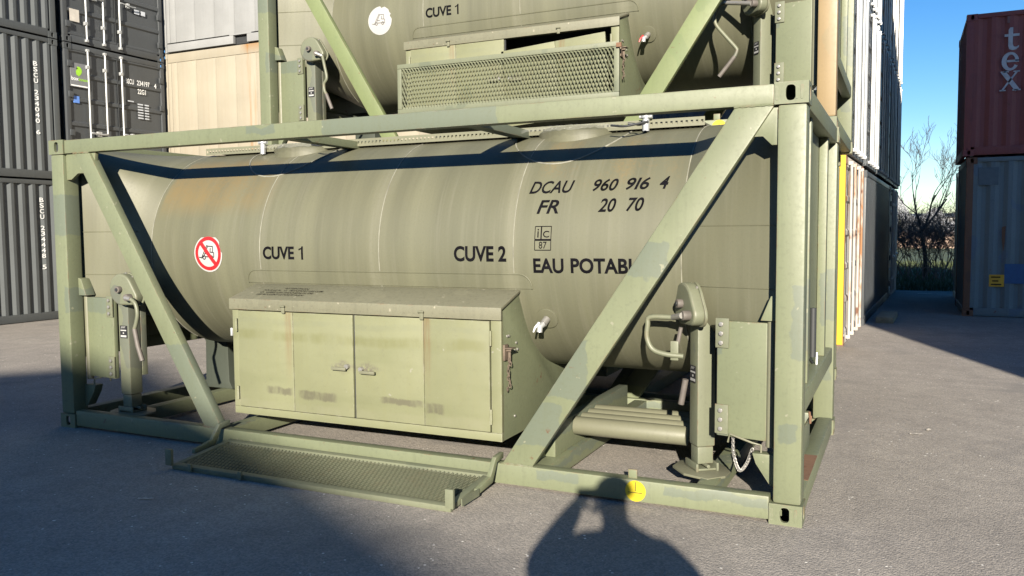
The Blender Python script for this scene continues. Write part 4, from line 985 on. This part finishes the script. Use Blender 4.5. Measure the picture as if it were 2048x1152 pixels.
def brush(n, x0, x1, y0, y1, z0, z1, size, name, label, mat):
    mb = MB()
    for k in range(n):
        x = rnd.uniform(x0, x1); y = rnd.uniform(y0, y1); zt = z0 + (z1 - z0) * (.55 + .45 * sin(x * .9) * cos(x * .37 + 1)); z = rnd.uniform(z0, max(z0 + .2, zt)); a = rnd.uniform(0, 6.28); s = size * rnd.uniform(.5, 1.4)
        d = Vector((cos(a), .3 * sin(a), rnd.uniform(.3, 1.4))).normalized() * s; q = Vector((d.z, 0, -d.x)) * .16
        c = Vector((x, y, z)); mb.add([c - d - q, c - d + q, c + d + q * .4, c + d - q * .4], [(0, 1, 2, 3)])
    return tag(mb.build(name, mat), label, 'hedgerow', kind='stuff')
brush(9000, -2, 18, 56, 61, .3, 1.9, .13, 'far_hedge', 'distant brown hedgerow across the field', 'brush')
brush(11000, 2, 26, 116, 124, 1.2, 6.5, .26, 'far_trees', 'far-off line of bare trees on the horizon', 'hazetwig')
T = thing('farm_building', 'low white building far off beyond the hedge', 'building', (11.5, 150, 1.2))
MB().box(-5, 9, 0, 5, 0, 2.2).build('wall', 'white', T); MB().pyz([(-.4, 2.2), (5.4, 2.2), (2.5, 2.9)], -5.4, 9.4).build('roof', 'slate', T)
for k in range(4): MB().box(-3.6 + k * 3, -2.6 + k * 3, -.03, .02, .8, 1.6).build('window', 'navy', T)

# ------------------------------------------------------------------ small things on the ground
for i, (x, y, a, sx, sy, lab) in enumerate(((2.30, -1.12, .4, .05, .007, 'thin white plastic scrap on the shaded asphalt before the step'), (6.66, 2.55, .2, .05, .012, 'pale scrap on the asphalt beside the tank, the larger of two'), (6.75, 2.75, 1.1, .025, .012, 'small pale paper scrap on the asphalt beside the tank'), (7.05, 18.4, .1, .16, .05, 'crushed pale can lying by the grass verge'))):
    mb = MB(); n = 7
    for k in range(n): mb.v += [((k / (n - 1) - .5) * 2 * sx, -sy, .003 + .004 * abs(sin(k * 2.3))), ((k / (n - 1) - .5) * 2 * sx, sy, .003 + .005 * abs(cos(k * 1.9)))]
    mb.f = [(2 * k, 2 * k + 2, 2 * k + 3, 2 * k + 1) for k in range(n - 1)]
    o = mb.build('litter_scrap', 'paperlabel'); o.location = (x, y, .003); o.rotation_euler = (0, 0, a); tag(o, lab, 'litter', 'scraps of litter')
o = MB().box(-.14, .14, -.62, .62, 0, .10).build('timber_block', 'plank', None, bevel=.008); o.location = (6.30, 11.6, .001); o.rotation_euler = (0, 0, -.05); tag(o, 'timber bearer lying on the asphalt beside the dark slate container', 'timber')

# ------------------------------------------------------------------ the photographer (behind the camera; only the shadow shows)
hd = Vector((SUN.x, SUN.y, 0)).normalized(); rt = Vector((hd.y, -hd.x, 0))
def PP(a, b, c): return CAM + rt * a + Vector((0, 0, b)) + hd * c
zg = -CAM.z
J = [ # name, position, radius, parent
 ('pelvis', PP(.16, .96 + zg, -.42), .155, None), ('belly', PP(.14, 1.14 + zg, -.43), .215, 0), ('chest', PP(.14, 1.33 + zg, -.42), .20, 1), ('upper', PP(.15, 1.46 + zg, -.40), .115, 2), ('neck', PP(.15, 1.54 + zg, -.375), .085, 3),
 ('jaw', PP(.150, .02, -.335), .080, 4), ('skull', PP(.150, .085, -.345), .098, 5), ('crown', PP(.150, .145, -.35), .060, 6),
 ('lsh', PP(-.045, 1.455 + zg, -.40), .105, 3), ('lelb', PP(-.265, 1.32 + zg, -.25), .105, 8), ('lwr', PP(-.10, -.11, -.07), .060, 9), ('lhand', PP(-.055, -.035, -.05), .034, 10),
 ('rsh', PP(.345, 1.465 + zg, -.41), .112, 3), ('relb', PP(.490, 1.27 + zg, -.30), .105, 12), ('rwr', PP(.13, -.13, -.10), .06, 13), ('rhand', PP(.075, -.055, -.05), .036, 14),
 ('lhip', PP(.07, .88 + zg, -.42), .105, 0), ('lkn', PP(.05, .50 + zg, -.40), .072, 16), ('lank', PP(.04, .10 + zg, -.42), .052, 17), ('ltoe', PP(.02, .045 + zg, -.27), .042, 18),
 ('rhip', PP(.26, .88 + zg, -.42), .105, 0), ('rkn', PP(.29, .50 + zg, -.41), .072, 20), ('rank', PP(.30, .10 + zg, -.44), .052, 21), ('rtoe', PP(.32, .045 + zg, -.29), .042, 22)]
base = PP(.16, zg, -.42)
fing = []
for (h, sgn) in ((11, -1), (15, 1)):
    hp = J[h][1]
    for k in range(4): fing.append((h, hp + rt * (sgn * .012) + Vector((0, 0, .03 - .02 * k)), hp + rt * (-sgn * .032) + hd * -.014 + Vector((0, 0, .034 - .02 * k)), hp + rt * (-sgn * .058) + hd * .002 + Vector((0, 0, .034 - .02 * k))))
    fing.append((h, hp + rt * (-sgn * .01) + Vector((0, 0, -.02)), hp + rt * (-sgn * .04) + Vector((0, 0, -.045)) - hd * .02, hp + rt * (-sgn * .07) + Vector((0, 0, -.03)) - hd * .015))
vs = [j[1] - base for j in J]; ed = [(i, j[3]) for i, j in enumerate(J) if j[3] is not None]; rad = [j[2] for j in J]
for (h, a, b, c) in fing:
    i = len(vs); vs += [a - base, b - base, c - base]; rad += [.010, .009, .008]; ed += [(h, i), (i, i + 1), (i + 1, i + 2)]
me = bpy.data.meshes.new('person'); me.from_pydata([tuple(v) for v in vs], ed, [])
po = bpy.data.objects.new('person', me); C.objects.link(po); po.location = base
sk = po.modifiers.new('skin', 'SKIN'); sk.use_smooth_shade = True
for i, sv in enumerate(me.skin_vertices[0].data): sv.radius = (rad[i], rad[i]); sv.use_root = (i == 0)
ss = po.modifiers.new('sub', 'SUBSURF'); ss.levels = 2; ss.render_levels = 2
def person_mat():
    t = NT('person_clothes'); z = t.sep()[2]
    c = t.mix(t.ramp(z, .93, .95), (.03, .035, .05), (.06, .065, .075)); c = t.mix(t.ramp(z, 1.54, 1.56), c, (.48, .30, .22)); return t.done(c, .8)
me.materials.append(person_mat())
tag(po, 'person in a dark jacket holding up a phone, standing behind the camera', 'person')
cp = MB(); n = 20; hc = J[6][1] - base
for j in range(7):
    a = j / 6 * pi / 2; cp.v += [tuple(hc + Vector((.118 * cos(a) * cos(2 * pi * k / n), .125 * cos(a) * sin(2 * pi * k / n), .02 + .115 * sin(a)))) for k in range(n)]
cp.f = [(j * n + k, j * n + (k + 1) % n, (j + 1) * n + (k + 1) % n, (j + 1) * n + k) for j in range(6) for k in range(n)]
cp.build('knit_cap', 'navy', po, smooth=True)
ph = MB().box(-.08, .08, -.0042, .0042, -.038, .038).build('smartphone', 'rubber', None, bevel=.003)
fw = Vector((-sin(radians(25.18)), cos(radians(25.18)), 0)); ph.location = CAM - fw * .03; ph.rotation_euler = (0, 0, radians(25.18)); tag(ph, 'dark smartphone held up by the photographer', 'phone')
